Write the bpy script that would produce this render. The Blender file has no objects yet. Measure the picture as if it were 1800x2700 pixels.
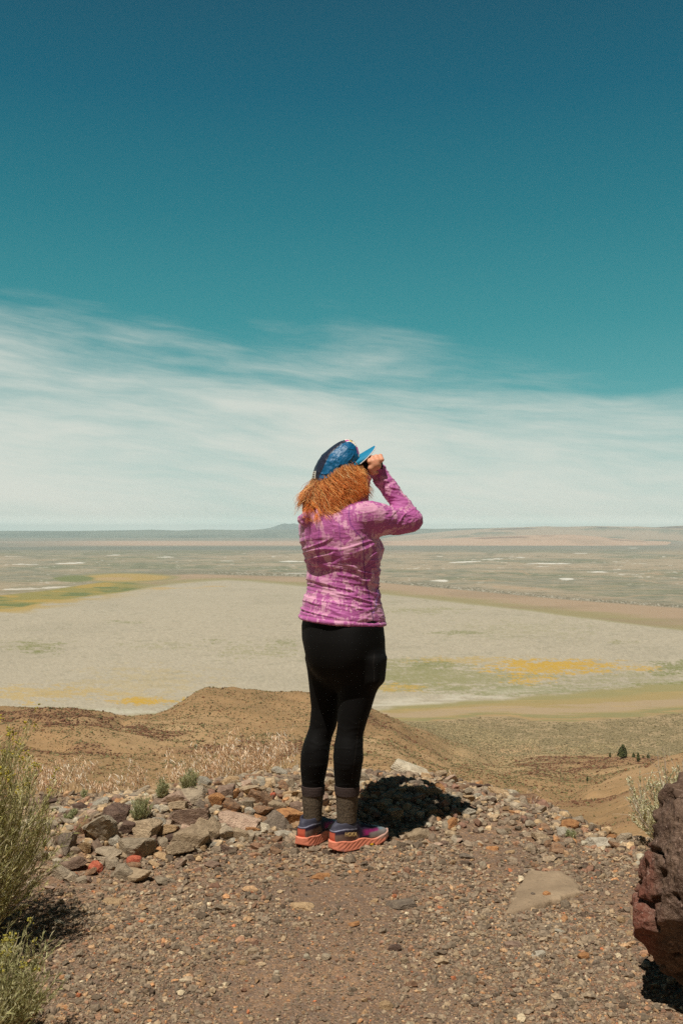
import bpy, bmesh, math, random
import numpy as np
from math import radians, sin, cos, pi
from mathutils import Vector, Matrix, Euler
R_ = math.radians
scene = bpy.context.scene
COL = scene.collection
# ---------------------------------------------------------------- camera
CAMZ = 1.32; FPX = 2625.0; HOR = 1395.0      # focal length and horizon row in the photograph's own pixels
cam_d = bpy.data.cameras.new('camera'); cam = bpy.data.objects.new('camera', cam_d); COL.objects.link(cam)
cam.location = (0, 0, CAMZ); cam.rotation_euler = (R_(90), 0, 0)
cam_d.sensor_fit = 'VERTICAL'; cam_d.sensor_height = 36.0; cam_d.lens = 36.0*FPX/2700.0
cam_d.shift_y = 45.0/2700.0
cam_d.clip_start = 0.05; cam_d.clip_end = 200000.0
scene.camera = cam
# ---------------------------------------------------------------- colour management
scene.view_settings.view_transform = 'Standard'; scene.view_settings.look = 'None'
scene.cycles.use_denoising = False; scene.cycles.volume_bounces = 3; scene.cycles.sample_clamp_direct = 1.8; scene.cycles.sample_clamp_indirect = 1.5
scene.view_settings.exposure = 0.0; scene.view_settings.gamma = 1.0
# ---------------------------------------------------------------- sun
SUN_EL = 67.0; LX, LY = 0.52, 0.854           # light travels towards (LX, LY) on the ground
sd = bpy.data.lights.new('sun', 'SUN'); sun = bpy.data.objects.new('sun', sd); COL.objects.link(sun)
sd.energy = 4.5; sd.angle = R_(0.53); sd.color = (1.0, 0.965, 0.90)
_d = Vector((LX*cos(R_(SUN_EL)), LY*cos(R_(SUN_EL)), -sin(R_(SUN_EL))))
sun.rotation_euler = _d.to_track_quat('-Z', 'Y').to_euler(); sun.location = (-3, -4, 9)
# ---------------------------------------------------------------- helpers: colour and nodes
def lin(c):
    return tuple(((v/255.0)/12.92 if v <= 10.3 else (((v/255.0)+0.055)/1.055)**2.4) for v in c)
def L4(c, k=1.0):
    r = lin(c); return (r[0]*k, r[1]*k, r[2]*k, 1.0)
class NT:
    """small wrapper for building node trees"""
    def __init__(s, tree): s.t = tree; s.n = tree.nodes; s.l = tree.links
    def new(s, typ, **kw):
        nd = s.n.new(typ)
        for k, v in kw.items(): setattr(nd, k, v)
        return nd
    def put(s, nd, **kw):
        for k, v in kw.items():
            k = k.replace('_', ' ')
            sock = nd.inputs[k]
            if hasattr(v, 'is_output') or isinstance(v, bpy.types.NodeSocket): s.l.new(v, sock)
            else: sock.default_value = v
        return nd
    def math(s, op, a, b=None, c=None, clamp=False):
        nd = s.new('ShaderNodeMath', operation=op); nd.use_clamp = clamp
        for i, v in enumerate((a, b, c)):
            if v is None: continue
            if isinstance(v, bpy.types.NodeSocket): s.l.new(v, nd.inputs[i])
            else: nd.inputs[i].default_value = v
        return nd.outputs[0]
    def noise(s, vec, scale, detail=4, rough=0.55, dist=0.0, lac=2.0):
        nd = s.new('ShaderNodeTexNoise'); s.l.new(vec, nd.inputs['Vector'])
        s.put(nd, Scale=scale, Detail=detail, Roughness=rough, Distortion=dist, Lacunarity=lac); return nd.outputs['Fac']
    def vor(s, vec, scale, feature='F1', out='Distance', rnd=1.0):
        nd = s.new('ShaderNodeTexVoronoi', feature=feature); s.l.new(vec, nd.inputs['Vector'])
        s.put(nd, Scale=scale, Randomness=rnd); return nd.outputs[out]
    def ramp(s, fac, pts, interp='LINEAR'):
        nd = s.new('ShaderNodeValToRGB'); s.l.new(fac, nd.inputs[0]); e = nd.color_ramp.elements
        nd.color_ramp.interpolation = interp
        while len(e) < len(pts): e.new(0.5)
        for i, (p, c) in enumerate(pts):
            e[i].position = p; e[i].color = c if len(c) == 4 else (*c, 1)
        return nd.outputs[0]
    def mr(s, v, a, b, c=0.0, d=1.0, smooth=True):
        nd = s.new('ShaderNodeMapRange'); nd.interpolation_type = 'SMOOTHSTEP' if smooth else 'LINEAR'
        s.l.new(v, nd.inputs[0])
        for i, q in enumerate((a, b, c, d)): nd.inputs[i+1].default_value = q
        return nd.outputs[0]
    def mix(s, fac, a, b, mode='MIX'):
        nd = s.new('ShaderNodeMix', data_type='RGBA', blend_type=mode)
        for i, v in ((0, fac), (6, a), (7, b)):
            if isinstance(v, bpy.types.NodeSocket): s.l.new(v, nd.inputs[i])
            else: nd.inputs[i].default_value = v
        return nd.outputs[2]
    def scale(s, vec, v):
        nd = s.new('ShaderNodeVectorMath', operation='MULTIPLY'); s.l.new(vec, nd.inputs[0]); nd.inputs[1].default_value = v
        return nd.outputs[0]
def material(name, rough=0.9, spec=0.3):
    m = bpy.data.materials.new(name); m.use_nodes = True
    t = NT(m.node_tree); b = t.n['Principled BSDF']
    b.inputs['Roughness'].default_value = rough; b.inputs['Specular IOR Level'].default_value = spec
    return m, t, b
def coords(t, kind='Object'):
    return t.new('ShaderNodeTexCoord').outputs[kind]
def bump(t, b, h, strength=0.5, dist=0.01):
    nd = t.new('ShaderNodeBump'); t.put(nd, Strength=strength, Distance=dist); t.l.new(h, nd.inputs['Height'])
    t.l.new(nd.outputs[0], b.inputs['Normal'])
def plain_mat(name, c, k=0.9, rough=0.8, spec=0.3):
    m, t, b = material(name, rough, spec); b.inputs['Base Color'].default_value = L4(c, k); return m
# ---------------------------------------------------------------- helpers: meshes and tags
def tag(o, label=None, cat=None, group=None, kind=None):
    if label: o['label'] = label
    if cat: o['category'] = cat
    if group: o['group'] = group
    if kind: o['kind'] = kind
    return o
def mesh_np(name, V, F, mat=None, parent=None, smooth=False, col=None, matidx=None):
    """V (n,3) and F: one (m,k) int array or a list of such arrays -> linked mesh object"""
    me = bpy.data.meshes.new(name); V = np.asarray(V, dtype=np.float32)
    Fs = F if isinstance(F, list) else [F]
    Fs = [np.asarray(f, dtype=np.int32) for f in Fs if len(f)]
    me.vertices.add(len(V)); me.vertices.foreach_set('co', V.ravel())
    nl = sum(f.size for f in Fs); npoly = sum(len(f) for f in Fs)
    me.loops.add(nl); me.loops.foreach_set('vertex_index', np.concatenate([f.ravel() for f in Fs]))
    tot = np.concatenate([np.full(len(f), f.shape[1], np.int32) for f in Fs])
    st = np.concatenate([[0], np.cumsum(tot)[:-1]]).astype(np.int32)
    me.polygons.add(npoly); me.polygons.foreach_set('loop_start', st)
    if smooth: me.polygons.foreach_set('use_smooth', np.ones(npoly, bool))
    me.update(calc_edges=True); me.validate()
    if not smooth: me.shade_flat()
    if matidx is not None: me.polygons.foreach_set('material_index', np.asarray(matidx, np.int32))
    if col is not None:
        a = me.color_attributes.new('col', 'FLOAT_COLOR', 'POINT'); c = np.ones((len(V), 4), np.float32); c[:, :3] = col
        a.data.foreach_set('color', c.ravel())
    o = bpy.data.objects.new(name, me); COL.objects.link(o)
    if mat is not None:
        for m in (mat if isinstance(mat, (list, tuple)) else [mat]): me.materials.append(m)
    if parent is not None: o.parent = parent
    return o
def grid_faces(nr, nc, wrap=False):
    i = np.arange(nr-1)[:, None]; j = np.arange(nc if wrap else nc-1)[None, :]; j2 = (j+1) % nc
    return np.stack([i*nc+j, i*nc+j2, (i+1)*nc+j2, (i+1)*nc+j], -1).reshape(-1, 4)
def sstep(a, b, x):
    t = np.clip((x-a)/(b-a), 0, 1); return t*t*(3-2*t)
# value noise -------------------------------------------------------
_rs = np.random.RandomState(7); _T3 = _rs.rand(64, 64, 64).astype(np.float32)*2-1
def vnoise(x, y, z=0.0):
    x, y, z = np.broadcast_arrays(np.asarray(x, float), np.asarray(y, float), np.asarray(z, float))
    xi, yi, zi = np.floor(x).astype(int), np.floor(y).astype(int), np.floor(z).astype(int)
    fx, fy, fz = x-xi, y-yi, z-zi
    fx, fy, fz = fx*fx*(3-2*fx), fy*fy*(3-2*fy), fz*fz*(3-2*fz)
    g = lambda a, b, c: _T3[(xi+a) & 63, (yi+b) & 63, (zi+c) & 63]
    l = lambda a, b, t: a+(b-a)*t
    return l(l(l(g(0,0,0), g(1,0,0), fx), l(g(0,1,0), g(1,1,0), fx), fy), l(l(g(0,0,1), g(1,0,1), fx), l(g(0,1,1), g(1,1,1), fx), fy), fz)
def fbm(x, y, z=0.0, oct=4, g=0.5):
    s = 0; a = 1.0; f = 1.0
    for i in range(oct):
        s = s+a*vnoise(x*f+13.7*i, y*f+5.1*i, z*f+9.3*i); a *= g; f *= 2.03
    return s
def lerp_tab(x, tab):
    t = np.asarray(tab, float); return np.interp(x, t[:, 0], t[:, 1])
# ---------------------------------------------------------------- world: Nishita sky graded per elevation, thin cirrus
w = bpy.data.worlds.new('World'); scene.world = w; w.use_nodes = True
t = NT(w.node_tree); bg = t.n['Background']
sky = t.new('ShaderNodeTexSky', sky_type='NISHITA'); sky.sun_disc = False
sky.sun_elevation = R_(SUN_EL); sky.sun_rotation = math.atan2(-LX, -LY) % (2*pi); sky.altitude = 1400
sky.air_density = 1.0; sky.dust_density = 0.4; sky.ozone_density = 2.0
gc = t.new('ShaderNodeTexCoord').outputs['Generated']
sep = t.new('ShaderNodeSeparateXYZ'); t.l.new(gc, sep.inputs[0]); zz = sep.outputs[2]

el = t.math('ARCSINE', zz); az = t.math('ARCTAN2', sep.outputs[0], sep.outputs[1])
# cloud deck coordinates: azimuth and elevation, sheared so the wisps lean
cv = t.new('ShaderNodeCombineXYZ'); t.l.new(az, cv.inputs[0]); t.l.new(t.math('ADD', el, t.math('MULTIPLY', az, 0.10)), cv.inputs[1])
warp = t.new('ShaderNodeTexNoise'); t.l.new(t.scale(cv.outputs[0], (3, 9, 1)), warp.inputs['Vector']); t.put(warp, Scale=1.0, Detail=3, Roughness=0.5)
wv = t.new('ShaderNodeVectorMath', operation='MULTIPLY_ADD'); t.l.new(warp.outputs['Color'], wv.inputs[0]); wv.inputs[1].default_value = (0.09, 0.05, 0); t.l.new(cv.outputs[0], wv.inputs[2])
n1 = t.noise(t.scale(wv.outputs[0], (2.6, 13.0, 1)), 1.0, 7, 0.52)
n2 = t.noise(t.scale(wv.outputs[0], (9.0, 70.0, 1)), 1.0, 8, 0.66)
n3 = t.noise(t.scale(wv.outputs[0], (1.2, 4.0, 1)), 1.7, 3, 0.5)
nn = t.math('ADD', t.math('MULTIPLY', n1, 0.60), t.math('ADD', t.math('MULTIPLY', n2, 0.34), t.math('MULTIPLY', n3, 0.16)))
# deck top edge sinks from left to right
edge = t.math('ADD', t.math('ADD', 0.200, t.math('MULTIPLY', az, -0.125)), t.math('MULTIPLY', t.math('SUBTRACT', n3, 0.5), 0.09))
rel = t.math('SUBTRACT', edge, el)                        # >0 below the upper edge of the deck
cover = t.math('ADD', t.mr(rel, -0.03, 0.11, -0.40, 0.50), t.math('MULTIPLY', t.math('SUBTRACT', nn, 0.55), 2.5))
cover = t.math('MULTIPLY', t.mr(cover, -0.30, 0.86, 0.0, 0.93), t.mr(el, 0.27, 0.19, 0, 1))
pale = t.mr(el, 0.15, -0.01, 0.0, 0.62)
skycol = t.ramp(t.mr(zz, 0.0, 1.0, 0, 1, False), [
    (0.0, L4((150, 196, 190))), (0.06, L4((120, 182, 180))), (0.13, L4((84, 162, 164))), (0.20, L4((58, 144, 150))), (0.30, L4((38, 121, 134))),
    (0.40, L4((24, 98, 119))), (0.47, L4((26, 86, 107))), (0.6, L4((20, 52, 74))), (1.0, L4((16, 36, 54)))])  # zenith stops, above the view, are darkened to lower the ambient light
# a little Nishita sky is mixed into the hand-set gradient; its hue is graded like the photograph's film look
nb = t.new('ShaderNodeRGBToBW'); t.l.new(sky.outputs[0], nb.inputs[0])
skyl = t.math('MULTIPLY', nb.outputs[0], 0.1)
base = t.mix(0.06, skycol, t.mix(1.0, sky.outputs[0], (0.06, 0.09, 0.085, 1), 'MULTIPLY'))
c1 = t.mix(pale, base, L4((196, 212, 203)))
c2 = t.mix(cover, c1, L4((220, 222, 212)))
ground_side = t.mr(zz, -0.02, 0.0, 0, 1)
c2 = t.mix(1.0, c2, t.mix(t.mr(zz, 0.016, 0.0), (1, 1, 1, 1), (1.30, 1.36, 1.36, 1)), 'MULTIPLY')
# the thin cloud deck lies ahead over the basin; the unseen sky behind is dimmed and neutralised to cut ambient light
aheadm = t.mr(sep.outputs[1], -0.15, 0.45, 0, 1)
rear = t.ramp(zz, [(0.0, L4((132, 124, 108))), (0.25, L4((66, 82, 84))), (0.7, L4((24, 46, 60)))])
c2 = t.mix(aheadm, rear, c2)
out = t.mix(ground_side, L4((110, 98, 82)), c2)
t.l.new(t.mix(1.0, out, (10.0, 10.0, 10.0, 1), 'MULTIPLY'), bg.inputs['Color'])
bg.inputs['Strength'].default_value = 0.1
# ================================================================ the mound we stand on
CREST = [(-6, 4.2), (-4, 4.5), (-2.5, 4.85), (-1.71, 4.95), (-1.26, 5.0), (-.88, 4.95), (-.5, 5.0), (-.2, 5.08), (.1, 5.30), (.39, 5.50), (.58, 5.32), (.85, 5.02),
         (1.0, 4.78), (1.1, 4.55), (1.2, 4.36), (1.32, 4.3), (1.5, 4.4), (2.0, 4.5), (4, 4.6), (6, 4.4)]
def mound_h(x, y, fine=True):
    x = np.asarray(x, float); y = np.asarray(y, float)
    h = 0.018*fbm(x*1.1+3, y*1.1, 0.3, 3)
    ay = lerp_tab(x, [(-1.6, 4.0), (-1.1, 4.22), (-.66, 4.45), (-.2, 4.76), (.3, 4.78), (.6, 4.8), (1.0, 4.6)])
    amp = lerp_tab(x, [(-1.75, 0), (-1.35, .07), (-1.0, .12), (-.6, .15), (-.1, .14), (.12, .11), (.35, .085), (.6, .04), (.9, .03), (1.2, 0)])
    sg = np.where(y < ay, lerp_tab(x, [(-1.1, .30), (-.2, .24), (.3, .22)]), 0.34)
    h = h+amp*np.exp(-0.5*((y-ay)/sg)**2)
    fq = np.exp(-((x-.03)**2+(y-4.08)**2)/.11); h = h*(1-fq)+(.020-.06*(y-4.04)+.04*(x-.03))*fq      # trodden flat where she stands
    tt = np.maximum(y-lerp_tab(x, CREST)+0.12, 0)
    h = h-0.95*tt*tt/(tt+0.35)
    h = h-0.25*np.maximum(np.abs(x)-4.0, 0)-.22*np.maximum(-6-y, 0)
    if fine:
        h = h+0.005*fbm(x*9, y*9, 1.7, 3)+0.0022*fbm(x*45, y*45, 4.1, 2)
    return h
def ray(px, py):
    return (px-900.0)/FPX, -(py-HOR)/FPX
def hit(px, py):
    """where the line of sight through a photo pixel meets the mound"""
    a, b = ray(px, py); d = np.linspace(1.2, 7.5, 1600)
    g = mound_h(a*d, d, False)-(CAMZ+b*d); k = np.argmax(g >= 0)
    if g[k] < 0: k = len(d)-1
    return float(a*d[k]), float(d[k]), float(mound_h(a*d[k], d[k]))
def at(px, py, d):
    a, b = ray(px, py); return np.array([a*d, d, CAMZ+b*d])

def ground_mat():
    m, t, b = material('volcanic_dirt', 0.95, 0.15)
    v = coords(t)
    a = t.noise(v, 1.6, 5, 0.6); c = t.noise(v, 26, 6, 0.65); f = t.noise(v, 160, 3, 0.6)
    base = t.ramp(a, [(0.36, L4((122, 96, 74))), (0.5, L4((144, 112, 84))), (0.66, L4((170, 132, 98)))])
    base = t.mix(t.mr(c, 0.35, 0.7), base, L4((118, 98, 82)))
    vc = t.vor(v, 150, out='Color'); sp = t.new('ShaderNodeSeparateColor'); t.l.new(vc, sp.inputs[0])
    base = t.mix(t.math('MULTIPLY', t.mr(sp.outputs[0], 0.55, 0.75), 0.35), base, L4((140, 124, 110)))
    base = t.mix(t.math('MULTIPLY', t.mr(sp.outputs[1], 0.80, 0.9), 0.35), base, L4((200, 160, 124)))
    base = t.mix(t.math('MULTIPLY', t.mr(sp.outputs[2], 0.80, 0.9), 0.4), base, L4((100, 84, 72)))
    t.l.new(base, b.inputs['Base Color'])
    vd = t.vor(v, 150); vd2 = t.vor(v, 210)
    h = t.math('ADD', t.math('MULTIPLY', vd, -0.7), t.math('ADD', t.math('MULTIPLY', vd2, -0.35), t.math('MULTIPLY', f, 0.5)))
    bump(t, b, h, 0.9, 0.006)
    return m
def nonuniform(segs):
    out = [segs[0][0]]
    for a, b, s in segs:
        n = max(1, int(round((b-a)/s))); out += list(np.linspace(a, b, n+1)[1:])
    return np.array(out)
xs = nonuniform([(-500, -40, 20), (-40, -6, 1.0), (-6, -2.0, .08), (-2.0, 2.0, .0125), (2.0, 6, .08), (6, 40, 1.0), (40, 500, 20)])
ys = nonuniform([(-500, -30, 20), (-30, 1.0, .6), (1.0, 2.2, .04), (2.2, 5.6, .0125), (5.6, 9.0, .06)])
X, Y = np.meshgrid(xs, ys)
mound = mesh_np('ground', np.stack([X, Y, mound_h(X, Y)], -1).reshape(-1, 3), grid_faces(len(ys), len(xs)), ground_mat(), smooth=True)
tag(mound, kind='structure')

# ================================================================ hills between the mound and the lake bed
def zz_(py, d): return CAMZ-(py-HOR)*d/FPX
PZ = -120.0
near = [(5.5, -2.6), (9, -5.0), (30, -10.5), (60, -19.5)]
def colm(pts): return near+[(d, (zz_(v, d) if v > 0 else v)) for d, v in pts]+[(760, PZ-14), (1100, PZ-30)]
HC = {
 -2500: colm([(110, 2050), (220, 1960), (340, 1900), (600, -122)]),
 -300: colm([(120, 2120), (220, 1960), (330, 1846), (370, 1850), (600, -122)]),
 0:   colm([(130, 2110), (240, 1955), (325, 1853), (360, 1862), (600, -121.5)]),
 180: colm([(130, 2110), (240, 1960), (330, 1863), (365, 1870), (600, -121.5)]),
 330: colm([(130, 2110), (240, 1970), (345, 1884), (390, 1888), (620, -121.5)]),
 430: colm([(130, 2110), (240, 1985), (350, 1900), (400, 1870), (440, 1876), (640, -121.5)]),
 545: colm([(130, 2100), (240, 1985), (340, 1905), (405, 1818), (440, 1826), (640, -121.5)]),
 640: colm([(130, 2100), (240, 1985), (340, 1910), (410, 1817), (450, 1830), (640, -121.5)]),
 750: colm([(130, 2090), (240, 1985), (340, 1915), (420, 1823), (460, 1833), (650, -121.5)]),
 830: colm([(130, 2090), (240, 1985), (340, 1915), (420, 1811), (460, 1823), (650, -121.5)]),
 910: colm([(130, 2090), (240, 1990), (340, 1920), (420, 1832), (460, 1845), (650, -121.5)]),
 1026: colm([(120, 2110), (230, 2010), (340, 1945), (430, 1882), (480, 1890), (640, -121.5)]),
 1100: colm([(110, 2120), (220, 2035), (340, 1975), (440, 1926), (500, 1925), (640, -121.5)]),
 1200: colm([(110, 2130), (200, 2070), (330, 2010), (430, 1980), (510, 1962), (640, -121.5)]),
 1330: colm([(90, 2150), (170, 2095), (300, 2040), (410, 2008), (520, -118.5), (640, -121.5)]),
 1490: colm([(90, 2160), (150, 2115), (250, 2095), (350, 2040), (430, 1993), (465, 1996), (540, -119.6), (640, -121.5)]),
 1560: colm([(100, 2180), (150, 2110), (190, 2072), (230, 2085), (350, 2040), (430, 1992), (465, 1996), (540, -119.6), (640, -121.5)]),
 1674: colm([(100, 2140), (150, 2080), (200, 2023), (235, 2045), (350, 2022), (430, 1997), (465, 2000), (540, -119.6), (640, -121.5)]),
 1800: colm([(100, 2110), (150, 2040), (205, 1974), (245, 2010), (350, 2012), (430, 1996), (465, 2000), (540, -119.6), (640, -121.5)]),
 2200: colm([(100, 2060), (150, 1970), (230, 1880), (280, 1930), (350, 1960), (430, 1996), (540, -119.6), (640, -121.5)]),
 4300: colm([(100, 2000), (220, 1900), (340, 1900), (540, -119.6), (640, -121.5)]),
}
hp = np.array(sorted(HC)); hd = np.exp(np.linspace(np.log(5.5), np.log(1100), 620))
tabs = np.stack([np.interp(np.log(hd), np.log([p[0] for p in HC[k]]), [p[1] for p in HC[k]]) for k in hp])   # (cols, depth)
ker = np.exp(-0.5*(np.arange(-5, 6)/2.4)**2); ker /= ker.sum()
tabs = np.stack([np.convolve(np.pad(r, 5, 'edge'), ker, 'valid') for r in tabs])
hpx = nonuniform([(-14000, -2500, 380), (-2500, -60, 24), (-60, 1860, 4.5), (1860, 4300, 24), (4300, 16000, 380)])
# smooth interpolation between the columns
hcl = np.clip(hpx, hp[0], hp[-1])
idx = np.clip(np.searchsorted(hp, hcl)-1, 0, len(hp)-2); u = (hcl-hp[idx])/(hp[idx+1]-hp[idx]); u = 0.5*u+0.5*u*u*(3-2*u)
Z = tabs[idx]*(1-u[:, None])+tabs[idx+1]*u[:, None]
D = np.broadcast_to(hd, Z.shape); A = (hpx[:, None]-900)/FPX; X = A*D; Y = D.copy()
rough = np.clip((D-15)/120, 0, 1)*np.clip((640-D)/180, 0.0, 1)
gul = 1-np.abs(fbm(X/46+2, Y/70, 0, 3)); Z = Z+rough*(1.05*fbm(X/38, Y/38, 0.5, 5)-3.0*gul**4+0.1+0.6*fbm(X/13, Y/13, 7, 3)+0.4*fbm(X/5, Y/5, 2, 3))
HV = np.stack([X, Y, Z], -1)
def hill_mat():
    m, t, b = material('dry_hillside', 0.95, 0.1)
    v = coords(t)
    a = t.noise(v, 0.012, 5, 0.6); c = t.noise(v, 0.11, 6, 0.6); e = t.noise(v, 0.9, 4, 0.6)
    base = t.ramp(a, [(0.34, L4((142, 113, 78))), (0.5, L4((164, 130, 91))), (0.68, L4((178, 148, 109)))])
    base = t.mix(t.mr(c, 0.42, 0.68, 0, 0.6), base, L4((134, 108, 74)))
    base = t.mix(t.mr(e, 0.50, 0.72, 0, 0.5), base, L4((176, 144, 106)))
    at_ = t.new('ShaderNodeAttribute', attribute_name='col'); s3 = t.new('ShaderNodeSeparateColor'); t.l.new(at_.outputs['Color'], s3.inputs[0])
    sage = t.mix(t.mr(e, 0.38, 0.62), L4((146, 130, 94)), L4((180, 154, 114)))
    base = t.mix(s3.outputs[0], base, sage)                         # low sage flat
    base = t.mix(t.math('MULTIPLY', s3.outputs[1], t.mr(e, 0.35, 0.6, 0.1, .75)), base, L4((120, 86, 64)))   # rust-brown rubble
    base = t.mix(t.math('MULTIPLY', s3.outputs[2], t.mr(c, 0.35, 0.6, 0.3, 1.0)), base, L4((190, 156, 116)))   # bare pale soil
    t.l.new(base, b.inputs['Base Color'])
    bump(t, b, t.math('ADD', e, t.math('MULTIPLY', c, 4)), 0.7, 0.6)
    return m
PX = np.broadcast_to(hpx[:, None], Z.shape)
def zone(x0, y0, sx, sy): return np.exp(-0.5*(((X-x0)/sx)**2+((Y-y0)/sy)**2))
rn = fbm(X/9, Y/9, 3, 4); rn2 = fbm(X/30+7, Y/22, 5, 4)
def W(px, d): return ((px-900)/FPX*d, d)
rust = np.zeros_like(Z)
for (px, d, sx, sy, k) in [(60, 312, 26, 8, 1), (250, 300, 22, 9, 1), (350, 290, 14, 7, .9), (700, 262, 22, 8, 1.2), (640, 272, 14, 8, .9), (200, 235, 14, 9, .7), (420, 240, 16, 10, .5),
                           (1010, 400, 18, 12, .8), (1500, 425, 26, 10, 1.3), (1560, 405, 26, 12, 1.1), (1640, 425, 22, 10, 1.2), (1700, 430, 22, 12, 1.0), (1600, 370, 30, 16, .8), (1450, 380, 12, 14, .7),
                           (1550, 150, 7, 6, .9), (1500, 165, 6, 6, .9), (1700, 160, 10, 10, .5), (1440, 330, 10, 10, .6), (1690, 115, 8, 8, .7), (1600, 200, 10, 8, .6), (1400, 150, 7, 7, .7), (1180, 330, 20, 10, .4)]:
    x0, y0 = W(px, d); rust = np.maximum(rust, k*zone(x0, y0, sx*.9, sy*1.9))
rust = sstep(0.50, 0.95, rust+0.55*rn+0.05)*np.clip(rust*2, 0, 1)
rust = np.maximum(.85*rust, 0.4*sstep(0.75, 1.2, rn2+0.35*rn))
sagef = sstep(470, 540, D+18*rn2)*sstep(1020, 1110, PX)
sagef = np.maximum(sagef, 0.55*sstep(250, 420, D)*sstep(1080, 1250, PX)*sstep(1560, 1400, PX))
pale = 0.9*sstep(0.5, 0.9, zone(*W(1400, 545), 24, 20)+zone(*W(1330, 520), 14, 14)+zone(*W(1380, 480), 16, 9)+0.25*rn)+0.35*sstep(0.3, 0.9, rn2)*sstep(1400, 1500, PX)*(D < 260)
hills = mesh_np('hills', HV.reshape(-1, 3), grid_faces(len(hpx), len(hd))[:, ::-1], hill_mat(), smooth=True, col=np.stack([sagef, rust, pale], -1).reshape(-1, 3))
tag(hills, kind='structure')
def hills_at(px, d):
    i = np.interp(px, hpx, np.arange(len(hpx))); j = np.interp(np.log(d), np.log(hd), np.arange(len(hd)))
    i0 = np.clip(i.astype(int), 0, len(hpx)-2); j0 = np.clip(j.astype(int), 0, len(hd)-2); fi, fj = i-i0, j-j0
    g = lambda q: (q[i0, j0]*(1-fi)+q[i0+1, j0]*fi)*(1-fj)+(q[i0, j0+1]*(1-fi)+q[i0+1, j0+1]*fi)*fj
    return g(Z), g(rust), g(sagef)
# sagebrush dotted over the hillsides: far too many to count
def blob_field(name, P, S, mat, col, seed=1, flat=0.75):
    rs = np.random.RandomState(seed); n = len(P)
    ph = (1+5**.5)/2; base = np.array([(-1, ph, 0), (1, ph, 0), (-1, -ph, 0), (1, -ph, 0), (0, -1, ph), (0, 1, ph), (0, -1, -ph), (0, 1, -ph), (ph, 0, -1), (ph, 0, 1), (-ph, 0, -1), (-ph, 0, 1)])/1.9
    fc = np.array([(0,11,5),(0,5,1),(0,1,7),(0,7,10),(0,10,11),(1,5,9),(5,11,4),(11,10,2),(10,7,6),(7,1,8),(3,9,4),(3,4,2),(3,2,6),(3,6,8),(3,8,9),(4,9,5),(2,4,11),(6,2,10),(8,6,7),(9,8,1)])
    V = base[None]*(1+rs.uniform(-.38, .38, (n, 12, 1))); a = rs.uniform(0, 2*pi, n)
    ca, sa = np.cos(a)[:, None], np.sin(a)[:, None]; x = V[..., 0]*ca-V[..., 1]*sa; y = V[..., 0]*sa+V[..., 1]*ca
    st = rs.uniform(.7, 1.35, (n, 1))
    V = np.stack([x*S[:, None]*st, y*S[:, None]/st, (V[..., 2]*flat+.45*flat)*S[:, None]], -1)+P[:, None]
    F = (fc[None]+(np.arange(n)*12)[:, None, None]).reshape(-1, 3)
    return mesh_np(name, V.reshape(-1, 3), F, mat, col=np.repeat(col, 12, 0))
def attr_mat(name, rough=0.9, spec=0.15, nz=None):
    m, t, b = material(name, rough, spec); a = t.new('ShaderNodeAttribute', attribute_name='col')
    c = a.outputs['Color']
    if nz: c = t.mix(t.mr(t.noise(coords(t), nz, 4, 0.6), 0.35, 0.65, 0, 0.45), c, (0.02, 0.018, 0.014, 1))
    t.l.new(c, b.inputs['Base Color']); return m
rs = np.random.RandomState(5); n = 420000
ppx = rs.uniform(-150, 1950, n); pd = np.exp(rs.uniform(np.log(70), np.log(560), n))
zq, rq, sq = hills_at(ppx, pd); xq = (ppx-900)/FPX*pd
dens = fbm(xq/14, pd/14, 7, 3)*.5+.35+.8*rq+.7*sq
keep = (rs.rand(n) < .62*np.clip(dens+.15, 0.1, 1)*np.clip(pd/300, .12, 1)**1.3) & (pd < 555)
ppx, pd, zq, xq, rq, sq = [q[keep] for q in (ppx, pd, zq, xq, rq, sq)]
S = rs.lognormal(-1.85, .42, len(pd))*(1+.3*rq)*np.clip(pd/300, .35, 1)
cc = np.where(rs.rand(len(pd), 1) < .28, np.array([lin((130, 92, 64))]), np.array([lin((132, 122, 82))]))
cc = np.where((rs.rand(len(pd)) < rq*.9)[:, None], np.array([lin((128, 92, 68))]), cc)*rs.uniform(.45, 1.1, (len(pd), 1))
tag(blob_field('sagebrush', np.stack([xq, pd, zq], -1), S, attr_mat('sage_leaves'), cc, 3), 'tiny grey green sagebrush dotting the brown hillsides below', 'sagebrush', kind='stuff')
# ================================================================ the lake bed and the basin floor, out to the horizon
ppy = np.concatenate([nonuniform([(1405.5, 1407, .5), (1407, 1560, 1.0), (1560, 1700, 1.6), (1700, 2080, 2.2)]), [2300, 2700]])
ppx = nonuniform([(-14000, -2600, 380), (-2600, -60, 26), (-60, 1860, 2.6), (1860, 4400, 26), (4400, 16000, 380)])
PYg, PXg = np.meshgrid(ppy, ppx, indexing='ij')
Dg = (CAMZ-PZ)*FPX/(PYg-HOR); Xg = (PXg-900)/FPX*Dg
def C(c): return np.array(lin(c))
def blend(col, m, c): m = np.clip(m, 0, 1)[..., None]; return col*(1-m)+np.asarray(c)*m
def N(s, z=0, o=4, ax=1.0): return fbm(Xg/s, Dg/(s*ax), z, o)
wob = 1.0
far_edge = lerp_tab(PXg, [(-600, 1700), (0, 1606), (60, 1600), (130, 1586), (200, 1576), (300, 1562), (400, 1546), (500, 1532), (600, 1526), (700, 1534), (800, 1542), (1000, 1563), (1150, 1580), (1400, 1608), (1600, 1634), (1800, 1661), (2400, 1740)])
band_top = lerp_tab(PXg, [(0, 1570), (130, 1556), (200, 1545), (300, 1530), (400, 1517), (520, 1514), (800, 1521), (1000, 1536), (1200, 1554), (1500, 1582), (1800, 1604), (2400, 1660)])
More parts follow.
